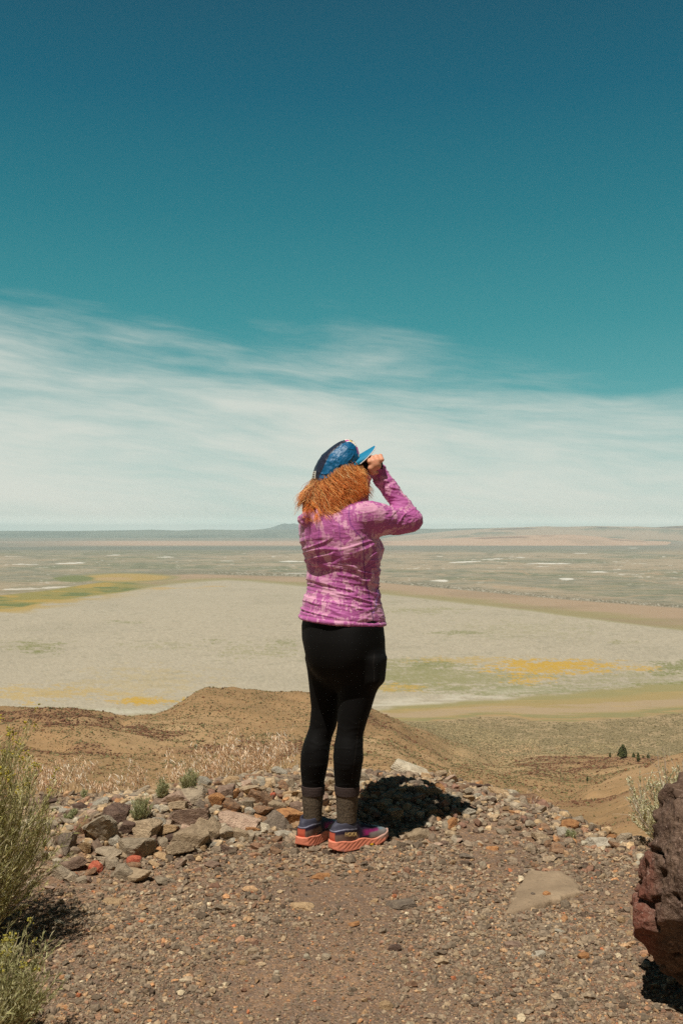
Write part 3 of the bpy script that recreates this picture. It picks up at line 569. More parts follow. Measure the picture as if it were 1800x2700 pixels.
A = [  # middle x, middle y, width, height in an enlarged crop of the pile; colour; kind; (name as a landmark)
 (300,520,190,165,'grey','angular','big leaning grey block'),(400,430,185,110,'dark','round','big dark vesicular rock'),(575,530,165,105,'greybrown','angular',''),(530,640,180,115,'grey','angular','wide grey block'),
 (350,675,150,70,'grey','slab',''),(870,445,190,100,'scoria','angular','long red brown rock'),(950,505,150,120,'greybrown','angular','big rounded tan grey boulder'),(1165,475,220,76,'pink','slab','long pink slab'),
 (1060,555,100,80,'grey','angular',''),(1165,560,105,85,'greybrown','angular',''),(760,335,140,88,'pink','round','pinkish boulder'),(880,325,150,75,'grey','angular',''),(1000,340,98,98,'orange','angular','upright orange rock'),
 (1085,300,100,75,'scoria','round',''),(950,240,90,80,'palegrey','angular',''),(980,280,110,38,'greybrown','slab',''),(1100,385,130,78,'brown','angular',''),(1240,290,120,75,'greybrown','angular',''),(1350,262,60,60,'tan','angular',''),
 (1310,345,130,58,'brown','angular',''),(1400,390,100,90,'greybrown','angular',''),(1310,415,105,80,'brown','angular',''),(1480,440,150,76,'orange','angular','striped orange rock beside the left shoe'),(1390,492,130,55,'darkgrey','angular',''),
 (1490,312,130,52,'tan','slab',''),(1325,150,130,80,'grey','angular','grey block topping the pile'),(1415,180,90,58,'palegrey','angular',''),(1468,140,80,70,'dark','angular','dark rock behind the left calf'),(1235,215,120,36,'brown','slab',''),
 (1110,230,80,60,'tan','angular',''),(1165,180,72,56,'palegrey','angular',''),(980,190,95,45,'dark','slab','flat dark rock on the crest'),(1085,180,80,40,'pink','angular',''),(705,192,56,50,'darkgrey','angular',''),(740,245,75,50,'scoria','round',''),
 (650,292,95,66,'tan','angular',''),(790,385,92,46,'greybrown','angular',''),(740,472,80,66,'scoria','round',''),(725,540,100,58,'tan','angular',''),(840,535,70,52,'pink','round',''),(845,600,180,64,'greybrown','angular',''),
 (790,660,130,62,'greybrown','angular',''),(680,702,100,42,'tan','slab',''),(515,725,80,48,'red','round','bright red scoria lump'),(622,615,56,80,'scoria','round',''),(660,492,74,58,'palegrey','angular',''),(120,742,150,66,'scoria','slab','long reddish slab'),
 (65,800,125,70,'grey','slab',''),(90,610,92,130,'darkgrey','angular','upright dark grey rock'),(190,510,90,90,'brown','angular',''),(270,772,70,52,'red','round','pale red scoria lump'),(200,645,80,60,'tan','angular',''),(390,600,84,66,'palegrey','angular',''),
 (440,800,120,84,'grey','angular',''),(530,832,140,50,'greybrown','angular',''),(712,855,112,34,'grey','slab','grey slab lying below the pile'),(300,370,100,64,'palegrey','slab','pale slab under dry grass'),(1255,540,78,66,'orange','angular',''),(1320,530,70,48,'pale','angular','cream coloured stone'),
 (1440,556,100,36,'palegrey','slab',''),(1375,325,34,34,'red','round','small red stone'),(1210,258,70,55,'pink','round',''),(1482,248,60,76,'grey','angular',''),(1435,262,60,56,'brown','angular',''),(1208,370,90,68,'grey','angular',''),
 (1228,412,66,40,'palegrey','angular',''),(1310,250,40,46,'palegrey','angular',''),(1135,415,80,34,'tan','slab',''),(1420,210,60,34,'scoria','round',''),(1540,110,50,50,'pale','angular',''),(1520,390,70,60,'scoria','round',''),(1530,560,60,30,'greybrown','slab',''),
 (560,300,80,50,'grey','angular',''),(510,345,70,50,'darkgrey','angular',''),(480,385,60,44,'palegrey','angular',''),(640,240,90,50,'tan','angular',''),(600,260,60,40,'scoria','round',''),(700,400,70,40,'pale','angular',''),(655,405,40,50,'palegrey','angular',''),
 (690,620,50,60,'grey','angular',''),(745,590,60,44,'dark','angular',''),(470,520,90,70,'dark','angular',''),(430,700,70,44,'greybrown','angular',''),(340,720,130,46,'grey','slab',''),(370,755,90,50,'grey','angular',''),(600,690,60,36,'palegrey','angular',''),
 (505,770,80,40,'brown','angular',''),(230,800,90,36,'brown','slab',''),(210,852,50,36,'scoria','round','small dark red scoria stone'),(170,850,70,36,'grey','slab',''),(110,840,60,44,'grey','angular',''),(30,740,60,50,'pale','round',''),(240,430,60,50,'pink','round',''),
 (940,650,40,40,'tan','angular',''),(1000,628,90,30,'palegrey','slab',''),(1085,655,60,50,'dark','angular',''),(1110,612,60,26,'palegrey','slab',''),(870,650,100,30,'grey','slab',''),(905,705,50,24,'tan','slab',''),(640,755,70,30,'tan','slab',''),
 (1160,640,80,40,'greybrown','slab',''),(1380,600,100,40,'brown','slab',''),(505,225,60,36,'brown','angular',''),(590,232,50,36,'darkgrey','angular',''),(820,240,60,50,'scoria','angular',''),(870,200,60,40,'greybrown','angular',''),(1030,255,60,50,'brown','angular',''),
 (1150,240,60,60,'greybrown','angular',''),(1190,300,50,50,'brown','angular',''),(1040,190,50,34,'greybrown','angular',''),(920,380,60,40,'darkgrey','angular',''),(1000,410,70,40,'grey','angular',''),(830,290,50,40,'dark','angular',''),
 (1330,480,60,40,'brown','angular',''),(1060,470,40,44,'palegrey','angular',''),(1210,590,80,40,'grey','angular',''),(1260,600,40,34,'greybrown','angular',''),
]
LM = []
for cx, cy, w, h, c, k, nm in A:
    if k == 'round' and c != 'red': k = 'angular'
    r = put_rock(140+cx*.421, 1960+cy*.421, w*.47, h*.50, c, k)
    rocks[-1]['name'] = nm
B = [
 (340,112,215,72,'pale','slab','largest cream slab on the crest right of the legs'),(145,118,68,34,'pale','angular','pale wedge shaped rock beside the right calf'),(190,138,60,48,'darkgrey','angular',''),(212,150,50,40,'palegrey','angular',''),(390,148,60,42,'tan','angular',''),
 (425,197,85,40,'orange','angular',''),(255,142,70,30,'pink','slab',''),(340,182,70,52,'darkgrey','angular','dark rock at the head of the shadow'),(240,310,72,105,'grey','angular','upright pointed slab inside the shadow'),(300,245,70,44,'grey','angular',''),(180,275,90,40,'greybrown','angular',''),
 (330,300,70,44,'grey','angular',''),(270,215,70,36,'greybrown','angular',''),(200,240,60,34,'grey','angular',''),(380,290,60,30,'greybrown','angular',''),(150,230,50,40,'brown','angular',''),(345,410,120,66,'greybrown','angular','rough rock at the lower rim of the shadow'),
 (378,452,50,28,'greybrown','angular',''),(430,462,60,24,'pink','slab',''),(475,458,40,30,'scoria','round',''),(560,192,84,30,'brown','slab',''),(620,188,66,34,'dark','slab','flat dark rock on the right crest'),(664,192,46,28,'dark','angular',''),(735,222,130,34,'tan','slab','flat tan slab on the right crest'),
 (850,246,124,46,'brown','slab','long brown slab tilted over the edge'),(640,214,70,24,'grey','slab',''),(620,236,42,26,'palegrey','angular',''),(480,238,60,24,'palegrey','slab',''),(515,245,40,30,'pale','round',''),(700,252,60,24,'grey','slab',''),(836,266,42,30,'grey','angular',''),(795,255,40,26,'grey','angular',''),
 (980,290,74,34,'dark','angular','crumbly dark red rock'),(1022,315,60,40,'pale','angular',''),(1048,370,82,54,'orange','round','rounded orange brown stone'),(1025,400,70,42,'palegrey','angular',''),(928,380,52,38,'brown','angular',''),(690,475,66,28,'orange','slab','orange brown flat stone'),
 (735,402,52,28,'grey','slab',''),(915,428,80,50,'greybrown','angular',''),(945,456,46,48,'brown','angular',''),(985,478,72,58,'brown','angular','pointed brown stone'),(1175,447,104,60,'palegrey','slab','wide pale grey slab'),(1250,424,54,34,'orange','slab',''),(1260,464,58,44,'brown','angular',''),
 (1300,428,72,56,'grey','angular',''),(1330,410,92,54,'brown','angular',''),(1322,512,52,18,'brown','slab',''),(570,512,62,26,'darkgrey','slab','greenish grey flat stone'),(515,545,30,32,'tan','angular',''),(860,438,60,16,'brown','slab',''),(1010,330,40,24,'pale','angular',''),(1085,345,50,24,'grey','slab',''),
 (1160,380,60,30,'greybrown','angular',''),(1160,490,70,20,'brown','slab',''),(1210,410,40,36,'grey','angular',''),(770,495,50,16,'tan','slab',''),(860,470,40,26,'grey','angular',''),(1120,555,26,26,'dark','round',''),(935,525,34,20,'brown','angular',''),(885,555,50,20,'brown','slab',''),(850,585,36,26,'darkgrey','angular',''),
 (100,240,40,40,'tan','angular',''),(150,235,44,30,'brown','angular',''),(120,130,40,36,'grey','angular',''),(700,300,40,20,'scoria','slab',''),(540,300,60,24,'greybrown','slab',''),(1360,540,40,12,'tan','slab',''),(1410,610,20,20,'orange','angular',''),
]
for cx, cy, w, h, c, k, nm in B:
    put_rock(900+cx*.574, 1960+cy*.574, w*.60, h*.60, c, k, sink=.32); rocks[-1]['name'] = nm
G = [  # loose stones lying on the gravel, flat in the dirt
 (766,2300,40,20,'tan','slab',''),(847,2304,42,22,'orange','slab','orange flat stone on the gravel'),(798,2385,60,24,'tan','slab','flat oval tan stone'),(301,2373,58,20,'tan','slab',''),(178,2357,26,12,'tan','slab',''),(132,2338,26,9,'pink','slab',''),(247,2430,24,12,'pink','slab',''),(402,2440,30,10,'pale','slab',''),(430,2437,26,11,'pink','slab',''),
 (563,2482,22,14,'orange','round','small orange stone in the middle foreground'),(809,2520,17,16,'pale','round',''),(666,2505,26,14,'greybrown','round',''),(642,2537,18,14,'tan','round',''),(502,2570,18,13,'brown','angular',''),(527,2582,16,12,'tan','round',''),(729,2564,15,14,'pale','round',''),(860,2522,22,18,'grey','round',''),
 (1018,2646,32,22,'tan','round',''),(1065,2529,20,15,'greybrown','round',''),(1270,2487,19,11,'tan','round',''),(1635,2422,22,17,'tan','round',''),(1661,2462,24,17,'tan','round','tan stone beside the boulder'),(1239,2419,20,22,'pink','slab',''),(1353,2487,46,26,'scoria','slab','flat reddish stone'),(1170,2422,15,12,'pale','round',''),(934,2433,29,13,'orange','slab',''),
 (1569,2537,18,18,'darkgrey','round',''),(1537,2522,30,11,'orange','round',''),(1267,2592,20,15,'brown','angular',''),(1040,2497,29,16,'dark','round',''),(1416,2514,32,18,'palegrey','angular',''),(1055,2378,70,26,'darkgrey','slab','dark flat rock sunk in the gravel'),(1475,2452,32,12,'palegrey','slab',''),(1250,2647,22,14,'darkgrey','angular',''),(180,2575,14,12,'palegrey','round',''),
 (400,2675,14,12,'tan','round',''),(140,2692,16,12,'orange','round',''),(493,2667,18,16,'darkgrey','angular',''),(507,2668,12,14,'tan','round',''),(985,2375,20,12,'tan','angular',''),(1477,2600,22,12,'tan','slab',''),(1390,2600,16,12,'greybrown','round',''),(1537,2640,14,9,'pink','round',''),(1090,2667,12,11,'pink','round',''),(960,2637,18,16,'tan','angular',''),(1460,2436,40,16,'darkgrey','slab',''),
 (94,2118,40,30,'scoria','angular','red brown rock beside the left shrub'),(130,2112,40,28,'dark','angular','very dark rock beside the left shrub'),(150,2128,30,12,'grey','slab',''),(300,2080,24,14,'grey','slab',''),(232,2134,22,12,'palegrey','slab',''),(250,2118,24,20,'palegrey','slab',''),
]
for px, py, w, h, c, k, nm in G:
    put_rock(px, py, w*1.08, h*1.1, c, k, sink=.38 if k == 'slab' else .3, tilt=(0.03, 0.03)); rocks[-1]['name'] = nm
# the smaller rubble that fills the pile
rs = np.random.RandomState(77); cnt = 0; tries = 0
while cnt < 44 and tries < 4000:
    tries += 1
    x = rs.uniform(-1.25, .62); ay = float(lerp_tab(x, [(-1.6, 4.0), (-1.1, 4.22), (-.66, 4.45), (-.2, 4.76), (.3, 4.78), (.6, 4.8)]))
    y = ay+rs.normal(scale=.27); z = float(mound_h(x, y, False)); px = 900+x*FPX/y; py = HOR+(CAMZ-z)*FPX/y
    if x > -.25 and x < .3 and y < 4.45: continue
    if any(abs(px-r['px']) < .42*(r['w']+26) and abs(py-r['py']) < .42*(r['h']+18) for r in rocks): continue
    w = rs.uniform(24, 44); c = rs.choice(['grey', 'greybrown', 'tan', 'brown', 'scoria', 'palegrey', 'darkgrey', 'pink', 'dark', 'orange'], p=[.2, .24, .12, .14, .08, .09, .05, .03, .03, .02])
    put_rock(px, py, w, w*rs.uniform(.55, .9), c, 'angular', seed=rs.randint(99999), x=x, y=y, sink=.22); rocks[-1]['name'] = ''; cnt += 1
# ---- the sunken slab in the foreground and the leaning boulder
def outline_rock(name, pts, thick, mat, seed, wob=.012, res=44):
    """a flat stone whose outline is given on the ground; a disc grid with a domed, chipped upper face"""
    P = np.array([hit(*p)[:2] for p in pts]); c = P.mean(0); ang = np.arctan2(P[:, 1]-c[1], P[:, 0]-c[0]); o = np.argsort(ang); ang = ang[o]; P = P[o]
    th = np.linspace(-pi, pi, 140, endpoint=False); d = np.stack([np.cos(th), np.sin(th)], -1); R = []
    for q in d:
        best = 9
        for i in range(len(P)):
            a, b = P[i]-c, P[(i+1) % len(P)]-c; den = q[0]*(b-a)[1]-q[1]*(b-a)[0]
            if abs(den) < 1e-9: continue
            t_ = (a[0]*(b-a)[1]-a[1]*(b-a)[0])/den; s_ = (a[0]*q[1]-a[1]*q[0])/den
            if t_ > 0 and -1e-6 <= s_ <= 1+1e-6: best = min(best, t_)
        R.append(best)
    R = np.array(R); R = R+wob*vnoise(th*5, seed, 0); rr = np.concatenate([np.linspace(0, 1, res), [1.0, 1.0]])
    V = []
    for i, r in enumerate(rr):
        x = c[0]+d[:, 0]*R*r; y = c[1]+d[:, 1]*R*r
        top = mound_h(x, y, False)+thick*(1-r**22)+.002*fbm(x*14, y*14, seed, 4)
        z = top if i < res else mound_h(x, y, False)-.03*(i-res+1)
        V.append(np.stack([x, y, z], -1))
    V = np.array(V); ox = Vector((c[0], c[1], float(mound_h(c[0], c[1], False))))
    ob = mesh_np(name, V.reshape(-1, 3)-np.array(ox), grid_faces(len(rr), 140, True), mat, smooth=True); ob.location = ox; return ob
dm, dt, db = material('dusty_slab', 0.92, 0.2); dv = coords(dt)
dc = dt.ramp(dt.noise(dv, 7, 6, 0.65), [(0.35, L4((138, 117, 93))), (0.55, L4((156, 133, 106))), (0.7, L4((174, 150, 120)))])
dc = dt.mix(dt.mr(dt.noise(dv, 90, 3, 0.7), 0.58, 0.72), dc, L4((112, 94, 74))); dt.l.new(dc, db.inputs['Base Color']); bump(dt, db, dt.math('ADD', dt.noise(dv, 40, 5, 0.7), dt.noise(dv, 9, 3, 0.5)), 0.4, 0.02)
sl = outline_rock('stone_slab', [(1392, 2305), (1482, 2307), (1508, 2320), (1528, 2338), (1539, 2362), (1505, 2372), (1462, 2388), (1417, 2402), (1385, 2410), (1328, 2418), (1345, 2385), (1365, 2345)], .020, dm, 3)
tag(sl, 'large dusty tan slab sunk flat in the gravel in front of the boulder', 'rock')
for px, py, w, h, c in ((1440, 2367, 22, 14, 'orange'), (1404, 2369, 13, 7, 'darkgrey')):
    put_rock(px, py, w, h, c, 'round', dn=.016); rocks[-1]['name'] = 'small orange stone resting on the sunken slab' if c == 'orange' else 'tiny dark stone chip resting on the sunken slab'; rocks[-1]['full'] = 1
def boulder():
    bd = 2.72; cx, cz = 1.17, .285
    sil = [(1798, 2092), (1756, 2178), (1750, 2223), (1735, 2247), (1714, 2298), (1693, 2342), (1676, 2408), (1677, 2443), (1690, 2491), (1708, 2518), (1744, 2548), (1762, 2586), (1780, 2598), (1800, 2603)]
    P = [((p-900)*bd/FPX-cx, CAMZ-(q-HOR)*bd/FPX-cz) for p, q in sil]
    P += [(0.02, -.26), (.16, -.33), (.34, -.35), (.47, -.2), (.5, .05), (.42, .24), (.26, .30), (.08, .30)]
    P = np.array(P)*1.04; a = np.arctan2(P[:, 1], P[:, 0]); r = np.hypot(P[:, 0], P[:, 1]); o = np.argsort(a); a, r = a[o], r[o]
    a = np.concatenate([a-2*pi, a, a+2*pi]); r = np.concatenate([r, r, r])
    nt, nv = 420, 230; th = np.linspace(0, 2*pi, nt, endpoint=False); ph = np.linspace(.004, pi-.004, nv)
    Rt = np.interp(th, a, r)
    s = np.abs(np.sin(ph))**.72; c = np.sign(np.cos(ph))*np.abs(np.cos(ph))**.9
    X = Rt[None]*np.cos(th)[None]*s[:, None]; Z = Rt[None]*np.sin(th)[None]*s[:, None]; Y = -c[:, None]*.34+0*X
    Y = Y+.10*Z-.05                                     # the camera-side face leans back a little
    q = np.stack([X, Y, Z], -1); L = np.linalg.norm(q, axis=-1, keepdims=True)
    f1 = fbm(X*3.2+1, Y*3.2, Z*3.2, 5); rid = 1-np.abs(fbm(X*5+Z*3, Y*5, Z*7-X*3, 4)); f3 = fbm(X*22, Y*22, Z*22, 4); cell = fbm(X*11+5, Y*11, Z*11, 3)
    disp = .030*f1+.040*(rid-.78)+.012*f3-.014*sstep(.1, .4, cell)+.010*np.abs(f3)-.012
    w_ = np.exp(-((ph-pi/2)/.42)**2)[:, None]*.6         # leave the outline nearly as given
    q = q*(1+disp[..., None]/np.maximum(L, .1)*(1-w_[..., None]))
    rsb = np.random.RandomState(6); Q = q.reshape(-1, 3)
    for i in range(46):                                  # chop the lump with broken planes, mostly on the side we see
        n_ = np.array([rsb.normal(), -abs(rsb.normal())*1.1-.2, rsb.normal()]); n_ /= np.linalg.norm(n_); dd = Q@n_; lim = dd.max()*rsb.uniform(.82, .95); Q = Q-n_*np.maximum(dd-lim, 0)[:, None]*.9
    nz_ = fbm(Q[:, 0]*18, Q[:, 1]*18, Q[:, 2]*18, 4); crk = 1-np.abs(fbm(Q[:, 0]*7+Q[:, 2]*4, Q[:, 1]*7, Q[:, 2]*8-Q[:, 0]*4+9, 3)); Q = Q*(1+(.012*nz_-.05*sstep(.86, 1.0, crk))/np.maximum(np.linalg.norm(Q, axis=1), .1))[:, None]; q = Q.reshape(q.shape)
    m, t, b = material('dark_red_lava', 0.95, 0.1); v = coords(t)
    n = t.noise(v, 5, 6, 0.6); f = t.noise(v, 42, 5, 0.7); g = t.noise(v, 2.6, 4, 0.5, 1.0)
    base = t.ramp(n, [(0.32, L4((86, 68, 56))), (0.5, L4((110, 88, 72))), (0.68, L4((144, 118, 98)))])
    base = t.mix(t.mr(f, 0.4, 0.68, 0, 0.6), base, L4((74, 54, 46)))
    sx = t.new('ShaderNodeSeparateXYZ'); t.l.new(v, sx.inputs[0])
    rimf = t.math('MULTIPLY', t.mr(t.math('ADD', sx.outputs[0], t.math('MULTIPLY', g, -.25)), -.51, -.42, 1, 0), 0.6)
    base = t.mix(rimf, base, L4((134, 74, 60)))
    lines = t.noise(t.scale(v, (9, 9, 22)), 1.0, 5, 0.75, 1.6)
    base = t.mix(t.mr(t.math('ABSOLUTE', t.math('SUBTRACT', lines, 0.5)), 0.0, 0.012, 0.5, 0), base, L4((186, 158, 140)))
    base = t.mix(t.mr(t.noise(v, 60, 2, 0.5), 0.66, 0.72, 0, .6), base, L4((176, 146, 130)))
    t.l.new(base, b.inputs['Base Color']); bump(t, b, t.math('ADD', t.math('MULTIPLY', f, .7), t.math('ADD', t.noise(v, 16, 5, .6), t.math('MULTIPLY', t.mr(t.vor(v, 26), 0, .35, 1, 0), -.5))), 0.8, 0.03)
    o = mesh_np('boulder', q.reshape(-1, 3), grid_faces(nv, nt, True), m, smooth=True); o.location = (cx, bd+.02, cz)
    return tag(o, 'big dark red lava boulder leaning in at the right edge', 'boulder')
boulder()
# ---- labels: what each rock looks like and which neighbour it lies beside
def side(dx, dy):
    if abs(dx) > 2.2*abs(dy): return 'right of' if dx > 0 else 'left of'
    if abs(dy) > 2.2*abs(dx): return 'below' if dy > 0 else 'above'
    return ('below and ' if dy > 0 else 'above and ')+('right of' if dx > 0 else 'left of')
marks = [(r['px'], r['py'], r['name'], r) for r in rocks if r['name'] and not r.get('full')]
marks += [(820, 2190, 'left shoe', None), (945, 2190, 'right shoe', None), (1415, 2360, 'sunken slab', None), (505, 2075, 'grey green tuft on the pile', None), (372, 2130, 'lower grey green tuft', None)]
used_l = {}
SH = {'angular': 'angular', 'slab': 'flat', 'round': 'rounded'}
for r in rocks:
    o = r['o']; ww = r['w']; sz = 'big' if ww > 62 else ('middling' if ww > 40 else ('small' if ww > 22 else 'tiny'))
    noun = 'rock' if ww > 24 else 'stone'
    pile = (r['py'] < 2330 and r['px'] < 890 and r['py'] < 2330-(r['px']-200)*.16)
    grp = 'rocks heaped in the rubble pile' if pile else ('rocks along the right crest' if r['py'] < 2300 and r['px'] > 890 else 'loose stones on the gravel')
    place = 'in the rubble pile' if pile else ('on the right crest' if 'crest' in grp else 'on the gravel')
    if r['name']:
        nm = r['name']; lab = nm if r.get('full') else (nm if len(nm.split()) >= 6 else nm+' '+place)
    else:
        ms = sorted(marks, key=lambda m: (m[0]-r['px'])**2+((m[1]-r['py'])*1.3)**2); lab = None
        for m in ms[:8]:
            cand = '%s %s %s %s %s the %s' % (sz, CW[r['c']], SH[r['k']], noun, side(r['px']-m[0], r['py']-m[1]), m[2])
            if len(cand.split()) <= 16 and cand not in used_l: lab = cand; break
        if lab is None: lab = '%s %s %s just %s the %s' % (sz, CW[r['c']], noun, side(r['px']-ms[0][0], r['py']-ms[0][1]), ms[0][2])
    used_l[lab] = 1; tag(o, lab, 'rock' if noun == 'rock' else 'stone', grp)

# ================================================================ gravel
rs = np.random.RandomState(21)
def scatter(n, y0, y1, med, sg, seed, cl=.5):
    rs = np.random.RandomState(seed); y = y0+(y1-y0)*rs.rand(n); x = rs.uniform(-.40, .40, n)*y*1.0
    d = fbm(x*1.7+4, y*1.7, 0, 3); k = rs.rand(n) < np.clip(.62+cl*d, .12, 1); k &= y < lerp_tab(x, CREST)+.25
    return x[k], y[k], np.clip(rs.lognormal(math.log(med), sg, k.sum()), .0012, .022)
parts = [scatter(52000, 2.25, 3.5, .0034, .46, 1, .7), scatter(50000, 3.3, 5.3, .0042, .44, 2, .7), scatter(4200, 2.3, 5.2, .0090, .25, 3, .8), scatter(36000, 2.2, 3.4, .0022, .3, 5, .2)]
# more, coarser rubble towards the crest and round the pile
q = scatter(9000, 3.8, 5.3, .0125, .35, 4); kk = np.random.RandomState(3).rand(len(q[0])) < np.clip((q[1]-3.8)/1.0, 0, 1)*np.where(np.abs(q[0]+.05) < 1.6, 1, .5); parts.append(tuple(a[kk] for a in q))
gx, gy, gs = [np.concatenate([p[i] for p in parts]) for i in range(3)]
pal = np.array([lin(c) for c in [(164, 144, 122), (150, 132, 112), (178, 156, 130), (192, 166, 134), (136, 118, 100), (198, 160, 122), (214, 160, 114), (176, 136, 108), (224, 204, 172), (120, 100, 84), (158, 120, 98), (208, 188, 156), (210, 132, 92)]])
gc_ = pal[rs.choice(len(pal), len(gx), p=[.21, .19, .17, .12, .1, .06, .018, .035, .012, .045, .022, .013, .005])]*rs.uniform(.55, 1.12, (len(gx), 1))*np.array([1.06, 1.03, .97])
gz = mound_h(gx, gy)
# broken rubble filling the gaps between the rocks: small pieces past counting
rr_ = np.random.RandomState(8); n = 2600; rx = rr_.uniform(-1.4, 1.25, n); ry_ = lerp_tab(rx, [(-1.6, 4.0), (-1.1, 4.22), (-.66, 4.42), (-.2, 4.7), (.3, 4.75), (.8, 4.75), (1.25, 4.3)])+rr_.normal(scale=.24, size=n)
kk = (rr_.rand(n) < np.interp(rx, [-1.4, -1.1, .3, .6, 1.3], [.4, 1, .9, .45, .35])) & ~((rx > -.25) & (rx < .3) & (ry_ < 4.42)) & (ry_ < lerp_tab(rx, CREST)+.2); rx, ry_ = rx[kk], ry_[kk]
Vr, Fr_, Cr = [], [], []; src = [rock_verts(900+i, 'angular', 2) for i in range(9)]
pal2 = np.array([lin(c) for c in [(178, 160, 134), (196, 168, 132), (164, 142, 118), (212, 178, 134), (142, 118, 98), (198, 146, 100), (166, 126, 104), (206, 192, 164)]])
for i in range(len(rx)):
    P_, F_ = src[rr_.randint(9)]; s_ = min(rr_.lognormal(math.log(.017), .34), .034); R3 = np.array(Euler((rr_.uniform(-.5, .5), rr_.uniform(-.5, .5), rr_.uniform(0, 6.28))).to_matrix())
    Vr.append((P_*s_*np.array([1, rr_.uniform(.6, .9), rr_.uniform(.5, .8)]))@R3.T+np.array([rx[i], ry_[i], float(mound_h(rx[i], ry_[i]))+s_*.25])); Fr_.append(F_+i*len(P_)); Cr.append(np.repeat(pal2[rr_.choice(8, p=[.22, .22, .16, .12, .1, .05, .08, .05])][None]*rr_.uniform(.75, 1.15), len(P_), 0))
tag(mesh_np('rubble', np.concatenate(Vr), np.concatenate(Fr_), attr_mat('rubble_stone', nz=60), col=np.concatenate(Cr)), 'small broken rubble filling the gaps between the piled rocks', 'rubble', kind='stuff')
tag(blob_field('gravel', np.stack([gx, gy, gz-gs*.10], -1), gs*1.10, attr_mat('gravel_stone', nz=140), gc_, 31, .74), 'loose grey, tan and rusty gravel scattered over the path', 'gravel', kind='stuff')

# ================================================================ plants
def tubes(paths, radii, sides=3):
    """paths (n,k,3), radii (n,k) -> verts, faces of thin tapering tubes"""
    paths = np.asarray(paths, float); n, k, _ = paths.shape; T = np.gradient(paths, axis=1); T /= np.maximum(np.linalg.norm(T, axis=2, keepdims=True), 1e-9)
    up = np.zeros_like(T); up[..., 2] = 1; up[np.abs(T[..., 2]) > .9] = (1, 0, 0)
    A_ = np.cross(T, up); A_ /= np.maximum(np.linalg.norm(A_, axis=2, keepdims=True), 1e-9); B_ = np.cross(T, A_)
    a = np.arange(sides)*2*pi/sides
    V = paths[:, :, None]+np.asarray(radii)[:, :, None, None]*(A_[:, :, None]*np.cos(a)[None, None, :, None]+B_[:, :, None]*np.sin(a)[None, None, :, None])
    i = np.arange(k-1)[:, None]; j = np.arange(sides)[None]; j2 = (j+1) % sides
    f = np.stack([i*sides+j, i*sides+j2, (i+1)*sides+j2, (i+1)*sides+j], -1).reshape(-1, 4)
    return V.reshape(-1, 3), (f[None]+(np.arange(n)*k*sides)[:, None, None]).reshape(-1, 4)
def blades(base, tip, width, rs, bend=.12):
    """slim two-quad leaves from base to tip"""
    n = len(base); d = tip-base; L = np.linalg.norm(d, axis=1, keepdims=True); s = np.cross(d, rs.normal(size=(n, 3))); s /= np.maximum(np.linalg.norm(s, axis=1, keepdims=True), 1e-9)
    m = base+d*.5+np.cross(s, d)*bend; w = np.asarray(width).reshape(-1, 1)
    V = np.stack([base-s*w*.3, base+s*w*.3, m+s*w*.5, m-s*w*.5, tip], 1).reshape(-1, 3); o = (np.arange(n)*5)[:, None]
    return V, [np.array([0, 1, 2, 3])[None]+o, np.array([3, 2, 4])[None]+o]
def leaf_mat(name, cols, rough=.75, trans=.25):
    m, t, b = material(name, rough, 0.2); a = t.new('ShaderNodeAttribute', attribute_name='col'); t.l.new(a.outputs['Color'], b.inputs['Base Color'])
    tr = t.new('ShaderNodeBsdfTranslucent'); t.l.new(a.outputs['Color'], tr.inputs['Color']); mx = t.new('ShaderNodeMixShader'); mx.inputs[0].default_value = trans
    t.l.new(b.outputs[0], mx.inputs[1]); t.l.new(tr.outputs[0], mx.inputs[2]); t.l.new(mx.outputs[0], t.n['Material Output'].inputs['Surface']); return m
LEAF = leaf_mat('plant_leaves', None, .7, .38); STRAW = leaf_mat('straw', None, .6, .2)
def pick(rs, cols, n, rep, lo=.75, hi=1.2):
    c = np.array([lin(q) for q in cols]); return np.repeat(c[rs.randint(len(c), size=n)]*rs.uniform(lo, hi, (n, 1)), rep, 0)
